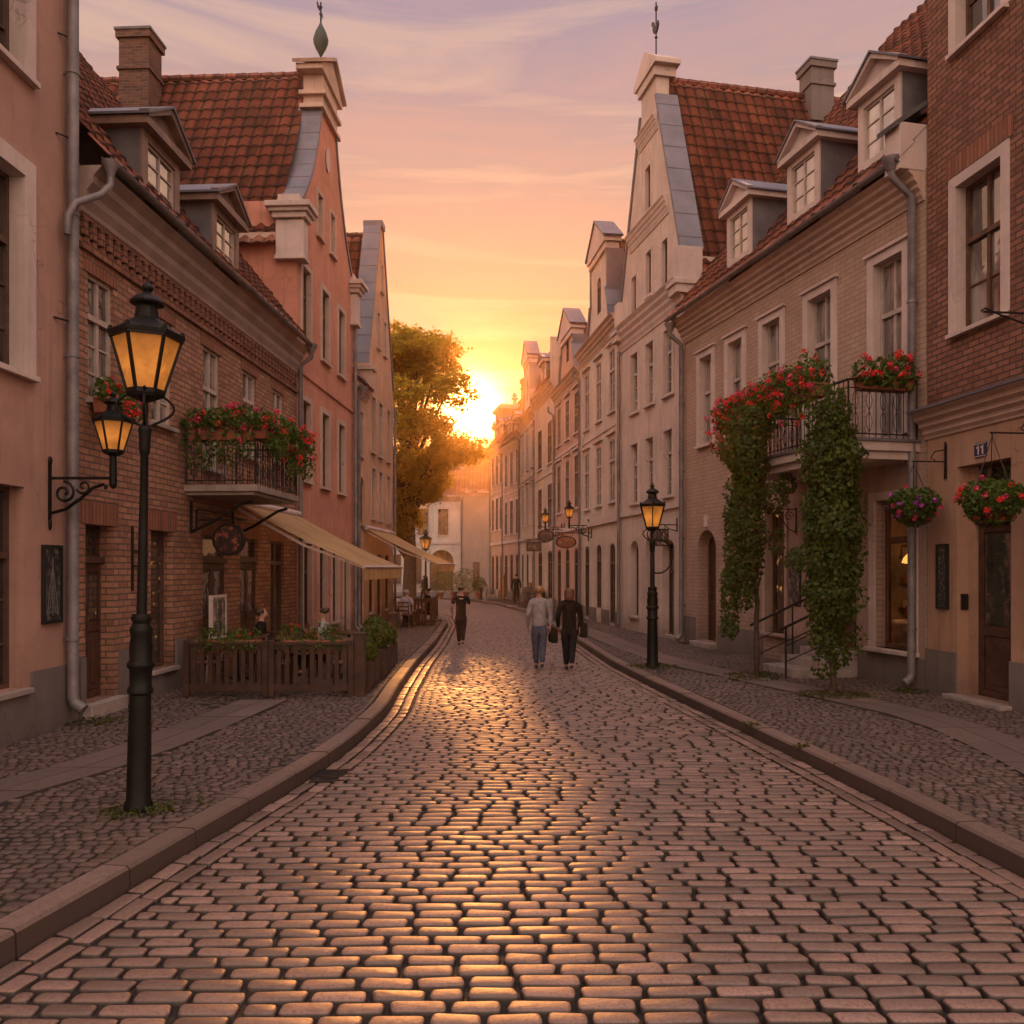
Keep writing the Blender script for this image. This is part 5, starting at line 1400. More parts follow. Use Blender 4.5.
hanging_sign('square wrought pattern hanging sign on the tall pale house by its rain pipe', R3, L*0+5.2, 3.35, .85, 'rect', printmat('pattern_sign',(.04,.035,.035),(.40,.36,.33),12,12,.5), .55, .5)
sg = thing('hanging_sign', 'round dark shop sign with red lettering specks beside the left cafe', 'sign', in_b(B,3.85,0,2.98), rB, 'hanging shop signs')
m = MB(); m.bar((0,0,0),(0,-.95,0), .03,.03); m.box(-.02,-.03,-.15,.02,0,.2); m.tube([(0,-.02,.2),(0,-.5,.12),(0,-.9,0)], .012,5); m.build('bracket', M['iron'], sg)
n=20; cyc=-.62; pr=[(cyc+.3*math.cos(2*math.pi*i/n), -.36+.3*math.sin(2*math.pi*i/n)) for i in range(n)]
for nm, k, x, mt in (('rim',1.0,.05,M['iron']),('board',.82,.056,printmat('red_sign',(.03,.02,.018),(.34,.10,.06),7,9,.5))):
    q = [(cyc+(y-cyc)*k, -.36+(z+.36)*k) for y,z in pr]
    MB().add([(-x,y,z) for y,z in q]+[(x,y,z) for y,z in q], [tuple(range(n)),tuple(range(n,2*n))]+[(i,(i+1)%n,n+(i+1)%n,n+i) for i in range(n)]).build(nm, mt, sg)
bo = hb = None
t_ = thing('shop_bracket', 'empty wrought iron sign bracket between the ivy columns on the cream house', 'bracket', in_b(R2,5.75,0,3.3), r2)
m = MB(); m.box(-.02,-.03,-.45,.02,0,.12); m.bar((0,0,.08),(0,-.75,.08), .022,.022); m.tube([(0,-.02,-.42),(0,-.2,-.35),(0,-.45,-.05),(0,-.7,.06)], .012,5)
t2 = MB(); pts=[(0,-.2+.12*math.cos(a)*(1-k/30), -.08+.12*math.sin(a)*(1-k/30)) for k,a in enumerate([R(20*k) for k in range(26)])]; m.tube(pts,.01,5); m.build('iron_arm', M['iron'], t_)

# stair with two rails to the hidden door of the cream house
st = thing('entrance_stairs', 'stone entrance steps with black iron handrails between the two ivy columns', 'stairs', in_b(R2,7.3,0,0), r2)
for k in range(3): MB().box(-.62,-1.35+.42*k,-.02 if k==0 else .165*k-.0,.62,-.03,.165*(k+1)).build('step', M['sill'], st, bevel=.012)
for u in (-.58,.58):
    m = MB(); y0_,y1_ = -1.55,-.06
    m.tube([(u,y0_,0),(u,y0_,.98)], .022, 8); m.tube([(u,-.7,.3),(u,-.7,1.3)], .018, 8); m.tube([(u,y1_,.45),(u,y1_,1.6)], .02, 8)
    m.tube([(u,y0_-.1,.94),(u,y0_,.98),(u,y1_,1.6)], .026, 8); m.tube([(u,y0_,.62),(u,y1_,1.22)], .012, 6); m.tube([(u,y0_,.32),(u,y1_,.9)], .012, 6)
    m.build('handrail', M['iron'], st, smooth=True)

# ------------------------------------------------------------------ cafe on the left
M['canvas'] = None
t = NT('awning_canvas'); x = t.new('ShaderNodeSeparateXYZ'); t.link(t.coord('UV'), x.inputs[0])
fr_ = t.math('FRACT', t.math('MULTIPLY', x.outputs[0], 2.2)); n_ = t.noise(t.coord(), 1.5, 5)
c_ = t.mix((.94,.60,.28),(.96,.72,.42), t.ramp(fr_, [(.44,0),(.5,1)])); c_ = t.mix(c_, (.6,.34,.12), t.math('MULTIPLY', t.ramp(n_,[(.45,0),(.75,1)]), .5))
t.link(c_, t.b.inputs['Base Color']); t.b.inputs['Roughness'].default_value = .85
tr_ = t.new('ShaderNodeBsdfTranslucent'); t.link(c_, tr_.inputs['Color']); mx_ = t.new('ShaderNodeMixShader'); mx_.inputs[0].default_value = .62
t.link(t.b.outputs[0], mx_.inputs[1]); t.link(tr_.outputs[0], mx_.inputs[2]); t.link(mx_.outputs[0], t.out.inputs['Surface']); M['canvas'] = t.m
def awning(label, b, u0, u1, zb, zf, out, group='cafe awnings', val=.27):
    t = thing('awning', label, 'awning', in_b(b,(u0+u1)/2,0,zf), b.rotation_euler.z, group); w=(u1-u0)/2; h=zb-zf; n=10; V=[]; uv=[]
    nu=24
    for j in range(n+1):
        for i in range(nu+1):
            s_=j/n; uu=-w+2*w*i/nu; V.append((uu, -.12-(out-.12)*s_, h*(1-s_) - .06*math.sin(s_*math.pi) )); uv.append((uu, s_*out))
    F=[(j*(nu+1)+i, j*(nu+1)+i+1, (j+1)*(nu+1)+i+1, (j+1)*(nu+1)+i) for j in range(n) for i in range(nu)]
    raw_mesh('canvas', V, [np.array(F)], M['canvas'], t, True, uv)
    V=[]; uv=[]
    for i in range(2*nu+1):
        uu=-w+2*w*i/(2*nu); wv=.02*math.sin(i*1.1); V += [(uu,-out-.012,-.04),(uu,-out-.012+wv,-val)]; uv += [(uu,0),(uu,1)]
    raw_mesh('valance', V, [np.array([(2*i,2*i+2,2*i+3,2*i+1) for i in range(2*nu)])], M['canvas'], t, True, uv)
    MB().tube([(-w-.02,-out,-.01),(w+.02,-out,-.01)], .035, 8).build('front_bar', M['trim'], t, smooth=True)
    MB().tube([(-w-.08,-.1,h+.04),(w+.08,-.1,h+.04)], .085, 10).build('roller', M['trim'], t, smooth=True)
    for sg in (-1,1):
        m = MB(); m.bar((sg*(w-.1),-.1,h-.1),(sg*(w-.1),-out*.55,h*.45-.16), .05,.05); m.bar((sg*(w-.1),-out*.55,h*.45-.16),(sg*(w-.1),-out,-.03), .045,.045); m.build('arm', M['trim'], t)
    return t
awning('large sunlit yellow striped awning over the near cafe terrace', B, 5.55, 9.75, 3.42, 2.13, 2.74)
awning('smaller pale awning over the second cafe, beyond the large one', D, 1.5, 6.2, 3.45, 2.25, 2.6)

fg = 'wooden terrace fence panels'
def fence_panel(label, a, c, h=.86, group=fg):
    a = Vector((*a,0)); c = Vector((*c,0)); d = c-a
    t = thing('fence_panel', label, 'fence', tuple((a+c)/2), math.atan2(d.y,d.x), group); w = d.length/2
    for x in (-w, w): MB().box(x-.045,-.045,0,x+.045,.045,h+.06).build('post', M['fence'], t, bevel=.006)
    m = MB(); m.box(-w+.045,-.02,h-.09,w-.045,.02,h-.01); m.box(-w+.045,-.02,.10,w-.045,.02,.2); m.box(-w+.02,-.05,h-.008,w-.02,.05,h+.03)
    k=-w+.12
    while k < w-.08: m.box(k-.035,-.012,.2,k+.035,.012,h-.09); k += .135
    m.build('slats', M['fence'], t)
    return t
fence_panel('brown slatted terrace fence panel nearest the brick wall', (-5.32,13.95),(-4.02,13.92))
fence_panel('brown slatted terrace fence panel nearest the kerb', (-3.92,13.92),(-2.62,13.90))
def planter(label, x, y, L=1.2, W=.42, H=.48, big=1.0):
    t = thing('planter', label, 'planter', (x,y,0), R(90)+.03, 'wooden planters along the kerb')
    m = MB(); m.box(-L/2,-W/2,.03,L/2,W/2,H)
    for xx in (-L/2+.03,0,L/2-.03): m.box(xx-.03,-W/2-.015,0,xx+.03,W/2+.015,H+.03)
    m.build('box', M['fence'], t, bevel=.008)
    P, d = blob_points((0,0,H+.2*big), (L/2*1.02,W*.62,.36*big), int(1500*big), .5); leaves('shrub', P, .085, M['bush'], t, d, jitter=1.2)
    return t
planter('low wooden planter with sparse plants, nearest of the kerb row', -2.62, 14.95, 1.3, .42, .5, .7); planter('wooden planter with the fullest bright green shrub in the kerb row', -2.66, 16.6, 1.3, .45, .55, 1.1); planter('small wooden planter at the far end of the kerb row', -2.72, 18.2, 1.1, .42, .5, .75)
for lab, x, y, h in (('stout wooden post at the near corner of the cafe terrace', -2.50,14.02,1.0), ('stout wooden post at the far corner of the cafe terrace beside the kerb', -2.70,19.4,1.05)):
    t = thing('terrace_post', lab, 'post', (x,y,0), 0, 'terrace corner posts'); MB().box(-.09,-.09,0,.09,.09,h).build('post', M['fence'], t, bevel=.01); MB().box(-.11,-.11,h,.11,.11,h+.04).build('cap', M['fence'], t)

def make_table(x, y, r=.4):
    t = thing('cafe_table', 'x', 'table', (x,y,0), random.uniform(0,1), 'cafe tables')
    MB().lathe([(r,.70),(r+.01,.715),(r,.73)], (0,0,0), 18).build('tabletop', M['darkwood'], t); m = MB(); m.tube([(0,0,.02),(0,0,.70)], .03, 8)
    for k in range(3): a=2*math.pi*k/3; m.bar((0,0,.04),(.28*math.cos(a),.28*math.sin(a),.02), .04,.03)
    m.build('table_base', M['iron'], t); return t
def make_chair(x, y, rz):
    t = thing('cafe_chair', 'x', 'chair', (x,y,0), rz, 'cafe chairs')
    MB().box(-.21,-.21,.43,.21,.21,.46).build('seat', M['wood'], t, bevel=.01)
    for sx in (-.19,.19):
        for sy in (-.19,.19): MB().bar((sx,sy,0),(sx*.95,sy*.95,.43), .035,.035).build('leg', M['wood'], t)
    m = MB()
    for sx in (-.19,.19): m.bar((sx,.2,.46),(sx,.27,.92), .035,.03)
    for z in (.6,.74,.88): m.bar((-.19,.215+(z-.46)*.15,z),(.19,.215+(z-.46)*.15,z), .02,.06)
    m.build('backrest', M['wood'], t); return t
tabs = [(-4.7,14.9,'cafe table just behind the fence near the brick wall'),(-3.55,15.0,'cafe table just behind the fence near the kerb'),(-4.3,16.7,'cafe table in the middle of the shaded terrace'),(-3.5,18.3,'cafe table at the far end under the large awning'),(-5.15,16.0,'cafe table against the brick wall of the terrace'),(-3.35,16.5,'cafe table beside the full green planter'),(-4.95,18.6,'cafe table against the wall at the far terrace end')]
base_t = make_table(0,0); base_c = make_chair(0,0,0); ft = fc = True
names = ['nearest the brick wall, facing','between','behind the kerb planter','deep under the awning']
for i,(x,y,lab) in enumerate(tabs):
    o = base_t if ft else copy_tree(base_t); ft = False; o.location=(x,y,0); o['label']=lab
    for j,(dx,dy,rz,w) in enumerate(((-.62,.05,R(90),'wall side'),(.62,-.05,R(-90),'kerb side'))):
        c = base_c if fc else copy_tree(base_c); fc = False; c.location=(x+dx,y+dy,0); c.rotation_euler=(0,0,rz+random.uniform(-.2,.2)); c['label']='brown slatted chair, %s of the %s' % (w, lab.replace('cafe table ','table '))
mb = thing('menu_board', 'pale framed menu board leaning at the shaded brick wall behind the terrace fence', 'menu board', in_b(B,4.0,-.35,0), rB)
MB().box(-.3,-.03,.85,.3,.02,1.55).build('board', M['glasspale'], mb); f=MB(); f.box(-.34,-.04,.8,-.3,.03,1.6); f.box(.3,-.04,.8,.34,.03,1.6); f.box(-.3,-.04,1.55,.3,.03,1.6); f.box(-.3,-.04,.8,.3,.03,.85); f.bar((-.3,0,.8),(-.3,.1,0),.04,.04); f.bar((.3,0,.8),(.3,.1,0),.04,.04); f.build('frame', M['trim'], mb)
# flower pots on the tables and along the fence
for i,(x,y,z,lab) in enumerate(((-4.7,14.9,.73,'small pot of flowers on the table near the brick wall'),(-3.55,15.0,.73,'small pot of flowers on the table near the kerb'),(-4.3,16.7,.73,'small pot of flowers on the middle terrace table'))):
    t = thing('flower_pot', lab, 'flower pot', (x,y,z), 0, 'flower pots on the cafe tables'); MB().lathe([(.05,0),(.07,.1),(.075,.11)],(0,0,0),10).build('pot', M['terracotta'], t)
    P_, d_ = blob_points((0,0,.17),(.13,.13,.09),140,.4); leaves('foliage', P_, .05, M['green2'], t, d_); blossoms('blossom', P_[rng.choice(140,7)]+np.array([0,0,.03]), M['pinkp' if i%2 else 'red'], t, r=.03, k=12, size=.03)
for i,(u,lab) in enumerate(((-4.67,'leafy green trough hooked on the terrace fence near the brick wall'),(-3.27,'leafy green trough hooked on the terrace fence near the kerb'))):
    flower_box(lab, (u,14.08,.72), 0, 1.0, W=.2, H=.16, spread=.16, drop=.12, nl=420, nb=3, group='flower troughs on the terrace fence', rise=.18, size=.06, pal=())
# second cafe: posts, rail, tables
fence_panel('low dark terrace rail of the second cafe, square to the kerb', (-3.95,31.2),(-2.95,31.15), .95); 
fence_panel('low dark terrace rail of the second cafe, running along the kerb', (-2.9,31.3),(-3.1,35.2), .95)
for i,(x,y) in enumerate(((-3.7,32.6),(-3.9,34.4))):
    o = copy_tree(base_t); o.location=(x,y,0); o['label']=('cafe table at the second cafe, nearer end','cafe table at the second cafe, farther end')[i]
    for s_ in (-1,1):
        c = copy_tree(base_c); c.location=(x+s_*.55,y,0); c.rotation_euler=(0,0,R(-90)*s_); c['label']='brown cafe chair %s the %s table of the second cafe' % ('left of' if s_<0 else 'right of', ('nearer','farther')[i])

# ------------------------------------------------------------------ tree
def tree(label, loc, blobs, h, trunk=.28, n=16000, size=.30, mat='treeleaf', group=None):
    t = thing('street_tree', label, 'tree', loc, 0, group); m = MB()
    m.tube([(0,0,-.1),(.05,.03,h*.25),(-.05,0,h*.5),(.1,.05,h*.8)], [trunk*1.25,trunk,trunk*.75,trunk*.3], 10)
    for k,(x,y,z,r,rz) in enumerate(blobs):
        z0_=min(h*.55, z*.6); m.tube([(0,0,z0_),(x*.4,y*.4,z0_+(z-z0_)*.55),(x*.85,y*.85,z)], [trunk*.5,trunk*.3,trunk*.08], 6)
    m.build('trunk', M['bark'], t, smooth=True); P=[];N=[]
    w=np.array([b[3]**2 for b in blobs]); w=w/w.sum()
    for (x,y,z,r,rz),f in zip(blobs,w):
        k=int(n*f); nc=max(8,int(k/26)); c,d=blob_points((x,y,z),(r,r,rz),nc,.35)
        # twigs: each clump of leaves spreads round a point
        p=np.repeat(c,26,0)+rng.normal(0,.16*r,(nc*26,3))*np.array([1,1,.6]); P.append(p); N.append(np.repeat(d,26,0)*.5+np.array([0,0,.5]))
    leaves('crown', np.concatenate(P), size, M[mat], t, np.concatenate(N), jitter=1.5); return t
blobs=[]
r_=random.Random(4)
for k in range(64):
    z=r_.uniform(4.0,15.2); f=(z-3.4)/12.4; rad=4.1*max(.1,math.sin(min(1,.10+f*.90)*math.pi))**.6; a=r_.uniform(0,2*math.pi); q=r_.uniform(.35,1)
    blobs.append((min(rad*q*math.cos(a), (z-6.0)*.95),rad*q*math.sin(a)*1.1,z,r_.uniform(.9,1.5),r_.uniform(.7,1.1)))
tree('big backlit leafy tree beyond the left houses, glowing gold in the sun', (-5.9,49,0), blobs, 13.0, .34, 85000, .19)

# ------------------------------------------------------------------ far street furniture
def potted(label, x, y, z=0, r=.35, h=1.2, cone=True, mat='bush'):
    t = thing('potted_shrub', label, 'potted plant', (x,y,z), 0, 'potted plants at the far street end'); MB().lathe([(.2,0),(.28,.4),(.3,.42)],(0,0,0),12).build('pot', M['terracotta'], t)
    if cone:
        n=500; f=rng.uniform(0,1,n); a=rng.uniform(0,6.28,n); rr=r*(1-f*.85); P=np.stack([rr*np.cos(a),rr*np.sin(a),.4+f*h],1); Nn=np.stack([np.cos(a),np.sin(a),np.full(n,.3)],1)
    else: P,Nn=blob_points((0,0,.4+h*.5),(r,r,h*.55),700,.4)
    leaves('foliage', P, .11, M[mat], t, Nn); return t
potted('slim conical shrub in a pot before the arched cream house', -4.95, 58.5, 0, .42, 2.1)
for lab,x,y,r,h in (('broad leafy shrub in a pot left of the arched doorway', -4.1,60.0,.9,1.5),('yellow green leafy shrub in a pot before the arched doorway', -3.2,59.5,.95,1.7),('low round shrub in a pot right of the arched doorway', -2.3,58.8,.6,1.1)): potted(lab,x,y,0,r,h,False)
def bollard(label,x,y): 
    t=thing('bollard',label,'bollard',(x,y,0),0,'bollards at the bend'); MB().lathe([(.13,0),(.13,.08),(.1,.1),(.095,.7),(.12,.72),(.12,.76),(.06,.84),(.02,.86)],(0,0,0),12).build('bollard_post', M['sill'] if 'pale' in label else M['iron'], t, smooth=True)
bollard('dark iron bollard at the far bend of the kerb', -2.05,56.3); bollard('pale stone bollard at the far bend of the kerb', -1.70,55.9)
rs=thing('round_sign','round pale traffic sign on a thin post by the far right pavement','sign',(.02,47.2,0)); MB().tube([(0,0,0),(0,0,2.45)],.035,8).build('post',M['pipe'],rs); MB().lathe([(.30,-.012),(.31,0),(.30,.012)],(0,0,0),20).build('disc',plain('sign_face',(.45,.38,.42),.4),rs); rs.children[1].rotation_euler=(R(90),0,0); rs.children[1].location=(0,-.05,2.2)
for i,(lab,x,y) in enumerate((('dark wooden barrel on the far right pavement, nearer the street', .95,45.0),('dark wooden barrel by the orange boards of the far right houses', 1.35,44.2))):
    t=thing('barrel',lab,'barrel',(x,y,0),0,'barrels on the far pavement'); MB().lathe([(.30,0),(.38,.3),(.40,.55),(.38,.8),(.30,1.1)],(0,0,0),16).build('staves',M['darkwood'],t,smooth=True); MB().lathe([(.386,.28),(.392,.34),(.386,.35)],(0,0,0),16).lathe([(.388,.76),(.386,.82),(.38,.83)],(0,0,0),16).build('hoops',M['iron'],t)
for lab,x,y,w,h in (('tall orange wooden hoarding before the far right houses', -.55,55.6,1.9,1.7),('low orange counter board before the far right houses', 1.02,46.6,1.5,1.3)):
    t=thing('timber_hoarding',lab,'hoarding',(x,y,0),R(97),'orange boards on the far pavement'); m=MB(); k=-w/2
    while k<w/2-.02: m.box(k,-.02,.08,k+.18,.02,h); k+=.19
    m.build('boards',plain('orange_board',(.40,.13,.045),.6,0,.3,4,.2),t); MB().box(-w/2,.02,.2,w/2,.07,.3).box(-w/2,.02,h-.25,w/2,.07,h-.15).box(-w/2+.05,.02,0,-w/2+.12,.08,h).box(w/2-.12,.02,0,w/2-.05,.08,h).build('frame',M['wood'],t)
# cable from the chimney
cbl=thing('cable','thin overhead wires running from the left brick chimney towards the street corner','cable',(-11.2,17.9,16.6)); m=MB()
for dz,dx in ((.1,-4),(-.25,-4),(-.6,-4)): m.tube([(0,0,0),(dx*.5,-.5,dz*.4-.1),(dx,-1,dz)],.015,4)
m.build('wire',M['iron'],cbl)

# tufts of grass at feet of posts and walls
P=[]
def tuft(x,y,r,n):
    for _ in range(n): a=random.uniform(0,6.28); q=r*math.sqrt(random.random()); P.append((x+q*math.cos(a),y+q*math.sin(a)*.8,random.uniform(.0,.035)))
tuft(-3.25,7.35,.30,170); tuft(-2.95,7.5,.3,60); tuft(2.98,18.1,.55,300); tuft(5.3,14.1,.6,420); tuft(4.75,16.7,.6,380); tuft(6.75,14.5,.35,160); tuft(-5.75,11.6,.45,200); tuft(4.6,16.1,.5,150); tuft(3.2,11.4,.12,40); tuft(3.4,10,.1,30); tuft(5.0,23.6,.35,160)
gr_=leaves('grass',np.array(P),.07,M['grass'],None,np.tile(np.array([0,.3,1.0]),(len(P),1)),jitter=1.4,aspect=.3); tag(gr_,'short grass and moss growing between the setts at posts and walls','grass',kind='stuff')
# ------------------------------------------------------------------ people
def skin_mesh(name, verts, edges, radii, mat, parent, root=0, sub=2):
    me = bpy.data.meshes.new(name); me.from_pydata(verts, edges, []); o = bpy.data.objects.new(name, me); COL.objects.link(o)
    o.modifiers.new('skin', 'SKIN'); 
    sv = me.skin_vertices[0].data
    for i, r in enumerate(radii):
        sv[i].radius = (r, r) if isinstance(r, (int, float)) else r
    sv[root].use_root = True
    m = o.modifiers.new('sub', 'SUBSURF'); m.levels = sub; m.render_levels = sub
    dg = bpy.context.evaluated_depsgraph_get(); ev = o.evaluated_get(dg)
    nm = bpy.data.meshes.new_from_object(ev); bpy.data.objects.remove(o, do_unlink=True)
    nm.polygons.foreach_set('use_smooth', np.ones(len(nm.polygons), bool)); nm.materials.clear(); nm.materials.append(mat)
    r = bpy.data.objects.new(name, nm); COL.objects.link(r); r.parent = parent
    return r
class Sk:
    def __init__(s): s.v=[]; s.e=[]; s.r=[]; s.k={}
    def p(s, key, co, r, to=None):
        s.k[key]=len(s.v); s.v.append(tuple(co)); s.r.append(r)
        if to is not None: s.e.append((s.k[to], s.k[key]))
        return s
    def go(s, name, mat, parent, sub=2): return skin_mesh(name, s.v, s.e, s.r, mat, parent, 0, sub)

def cloth(name, c, rough=.9):
    return plain(name, c, rough, 0, .3, 9, .3, 70, .2)
M['skin'] = plain('skin', (.45,.26,.19), .55, 0, .1, 8, .05)

def person(label, loc, rz, H, top, legs, hair_m, shoes, stride=.2, woman=True, short=False, hair='bob', sit=False, bag=None, hem=.08, armswing=.07, group='people walking down the street'):
    """local -y is the back towards the viewer when rz = 0: the figure faces +y"""
    t = thing('person', label, 'person', loc, rz, group); k = H/1.72; S = lambda *c: tuple(x*k for x in c)
    sw = .185 if woman else .215; hw_ = .085 if woman else .09
    if sit:
        hipz=.50; kn=[(-.1,.42,.50),(.1,.42,.50)]; an=[(-.11,.40,.09),(.11,.40,.09)]; off=-.42
    else:
        hipz=.92; kn=[(-.075,stride*.55,.50),(.07,-stride*.15,.49)]; an=[(-.055,stride*.75,.085),(.05,-stride*1.05,.13)]; off=0
    J = dict(pel=(0,0,hipz+.02), wa=(0,-.01,hipz+.22), ch=(0,.0,hipz+.40), ne=(0,.0,hipz+.56), ch2=(0,.01,hipz+.52))
    hd = hipz+.68
    el=[(-sw-.055,-.02-armswing*.2,hipz+.22),(sw+.055,.0+armswing*.2,hipz+.22)]; ha=[(-sw-.045,.06+armswing,hipz-.02),(sw+.045,.05-armswing,hipz-.02)]
    if sit: el=[(-sw-.07,.02,hipz+.24),(sw+.07,.02,hipz+.24)]; ha=[(-.12,.32,hipz+.18),(.12,.32,hipz+.18)]
    b = Sk()
    b.p('pel', S(*J['pel']), (.092*k,.07*k)); b.p('wa', S(*J['wa']), (.09*k,.066*k), 'pel'); b.p('ch', S(*J['ch']), (.105*k,.075*k), 'wa'); b.p('top', S(*J['ch2']), (.07*k,.058*k), 'ch')
    b.p('ne', S(0,.01,hd-.09), .05*k, 'top'); b.p('jaw', S(0,.03,hd-.02), (.066*k,.078*k), 'ne'); b.p('head', S(0,.02,hd+.06), (.078*k,.095*k), 'jaw'); b.p('crown', S(0,.01,hd+.125), (.055*k,.07*k), 'head')
    b.p('nose', S(0,.135,hd+.015), .012*k, 'jaw')
    for i, sg in enumerate((-1,1)):
        b.p('sh%d'%i, S(sg*sw*.88,0,hipz+.49), .055*k, 'top'); b.p('el%d'%i, S(*el[i]), .038*k, 'sh%d'%i)
        wx,wy,wz = ha[i]; b.p('wr%d'%i, S(wx,wy,wz), .026*k, 'el%d'%i)
        d = Vector(ha[i])-Vector(el[i]); d.normalize(); px = Vector(ha[i])+d*.075; b.p('pm%d'%i, S(*px), (.016*k,.036*k), 'wr%d'%i)
        for f in range(4):
            o_ = (f-1.5)*.018; ln=(.052,.066,.060,.045)[f]; q = px+Vector((-sg*.006,o_,0))+d*.03; b.p('f%d%d'%(i,f), S(*q), .0085*k, 'pm%d'%i); q2 = q+d*ln*.8+Vector((-sg*.014,.008,0)); b.p('g%d%d'%(i,f), S(*q2), .007*k, 'f%d%d'%(i,f))
        th = Vector(ha[i])+d*.03+Vector((-sg*.01,.045,0)); b.p('t%d'%i, S(*th), .010*k, 'wr%d'%i); b.p('u%d'%i, S(*(th+d*.035+Vector((-sg*.008,.008,0)))), .008*k, 't%d'%i)
        b.p('hip%d'%i, S(sg*hw_,0,hipz-.05), .066*k, 'pel'); b.p('kn%d'%i, S(*kn[i]), .046*k, 'hip%d'%i); b.p('an%d'%i, S(*an[i]), .034*k, 'kn%d'%i); b.p('to%d'%i, S(an[i][0],an[i][1]+.15,max(.03,an[i][2]-.06)), .03*k, 'an%d'%i)
    b.go('body', M['skin'], t)
    g = Sk(); e = .018
    g.p('pel', S(0,0,hipz-hem), ((.175 if woman else .165)*k,.125*k)); g.p('hipl', S(0,0,hipz+.06), (.165*k,.122*k), 'pel'); g.p('wa', S(*J['wa']), (.15*k,.11*k), 'hipl'); g.p('ch', S(*J['ch']), ((.165 if woman else .19)*k,.122*k), 'wa'); g.p('top', S(0,.01,hipz+.515), (.10*k,.08*k), 'ch')
    for i, sg in enumerate((-1,1)):
        g.p('sh%d'%i, S(sg*sw*.9,0,hipz+.49), .072*k, 'top')
        if short:
            m_ = Vector((sg*sw*.9,0,hipz+.49)).lerp(Vector(el[i]),.72); g.p('el%d'%i, S(*m_), .066*k, 'sh%d'%i)
        else:
            g.p('el%d'%i, S(*el[i]), .056*k, 'sh%d'%i); g.p('wr%d'%i, S(*ha[i]), .042*k, 'el%d'%i)
    g.go('shirt' if short else 'jacket', top, t)
    l = Sk(); l.p('pel', S(0,0,hipz+.06), (.13*k,.105*k)); l.p('pl', S(0,0,hipz-.02), (.135*k,.11*k), 'pel')
    for i, sg in enumerate((-1,1)):
        l.p('hip%d'%i, S(sg*hw_,0,hipz-.12), .115*k, 'pl'); l.p('kn%d'%i, S(*kn[i]), .082*k, 'hip%d'%i); l.p('an%d'%i, S(an[i][0],an[i][1],an[i][2]+.01), .058*k, 'kn%d'%i)
    l.go('trousers', legs, t)
    for i in (0,1):
        s_ = Sk(); x,y,z = an[i]; s_.p('a', S(x,y-.03,z-.035), .042*k); s_.p('b', S(x,y+.06,max(.036,z-.05)), .042*k, 'a'); s_.p('c', S(x,y+.17,max(.03,z-.06)), .033*k, 'b'); s_.go('shoe', shoes, t, 1)
    hm = Sk()
    if hair == 'bob':
        hm.p('a', S(0,-.045,hd-.02), (.112*k,.10*k)); hm.p('b', S(0,-.022,hd+.075), (.120*k,.125*k), 'a'); hm.p('c', S(0,-.01,hd+.14), (.10*k,.11*k), 'b')
    elif hair == 'long':
        hm.p('a', S(0,-.07,hd-.15), (.105*k,.07*k)); hm.p('m', S(0,-.055,hd-.03), (.12*k,.095*k), 'a'); hm.p('b', S(0,-.022,hd+.07), (.122*k,.125*k), 'm'); hm.p('c', S(0,-.01,hd+.14), (.10*k,.11*k), 'b')
    else:
        hm.p('a', S(0,-.035,hd+.02), (.095*k,.09*k)); hm.p('b', S(0,-.02,hd+.085), (.108*k,.115*k), 'a'); hm.p('c', S(0,.0,hd+.145), (.09*k,.105*k), 'b')
    hm.go('hair', hair_m, t)
    fm = MB()
    for sg in (-1,1): fm.ball(S(sg*.032,.108,hd+.04), .012*k,.008*k,.009*k, 8,5)
    fm.build('eyes', M['trim'], t, smooth=True)
    MB().ball(S(0,.10,hd-.035), .024*k,.012*k,.007*k, 8,5).build('mouth', M['terracotta'], t, smooth=True)
    fm = MB()
    for sg in (-1,1): fm.ball(S(sg*.083,.015,hd+.02), .012*k,.02*k,.032*k, 8,5)
    fm.build('ears', M['skin'], t, smooth=True)
    t['hand'] = list(S(*ha[1])); t['shoulder'] = list(S(sw*.9,0,hipz+.53))
    return t
grey = cloth('grey_jacket',(.30,.28,.29)); blk = cloth('black_cloth',(.014,.013,.013)); jean = cloth('jeans',(.075,.085,.13)); dk = cloth('dark_trousers',(.02,.019,.022))
blond = plain('blond_hair',(.30,.17,.07),.5,0,.4,25,.4,80); brown = plain('auburn_hair',(.13,.058,.03),.5,0,.4,25,.4,80); dhair = plain('dark_hair',(.05,.03,.02),.5,0,.4,25,.4,80)
shoe = plain('shoe_leather',(.03,.022,.018),.45); 
ZF = ZR + .012
w1 = person('woman with short blond hair in pale grey jacket and jeans walking away', (.60,18.75,ZF), R(2), 1.80, grey, jean, blond, shoe, .15, True, False, 'bob', bag=True)
w2_ = person('woman with long auburn hair in black coat carrying a shoulder bag', (1.24,18.5,ZF), R(-3), 1.76, blk, dk, brown, shoe, .13, True, False, 'long', bag=True, hem=.24)
mn = person('man in black short sleeved shirt and black trousers walking alone', (-1.46,24.4,ZF), R(4), 1.66, blk, dk, dhair, shoe, .17, False, True, 'short', armswing=.10)
MB().box(-.05,-.128,1.33,.06,-.116,1.355).build('shirt_print', M['trim'], mn)
def handbag(label, w, dx, dz, c, drop):
    sx,sy,sz = w['shoulder']; wx = w.location; t = thing('handbag', label, 'handbag', (wx.x+dx, wx.y-.02, wx.z+dz), R(8), 'handbags')
    m = MB(); m.prism([(-.05,0),(.05,0),(.065,.05),(.055,.27),(-.055,.27),(-.065,.05)],-.15,.15); m.build('bag_body', blk if c else plain('brown_leather',(.06,.03,.018),.45), t, bevel=.02)
    MB().tube([(0,-.10,.26),(-.01,-.07,drop*.7),(-.03,0,drop),(-.01,.07,drop*.7),(0,.10,.26)],.010,5).build('strap', blk, t)
    return t
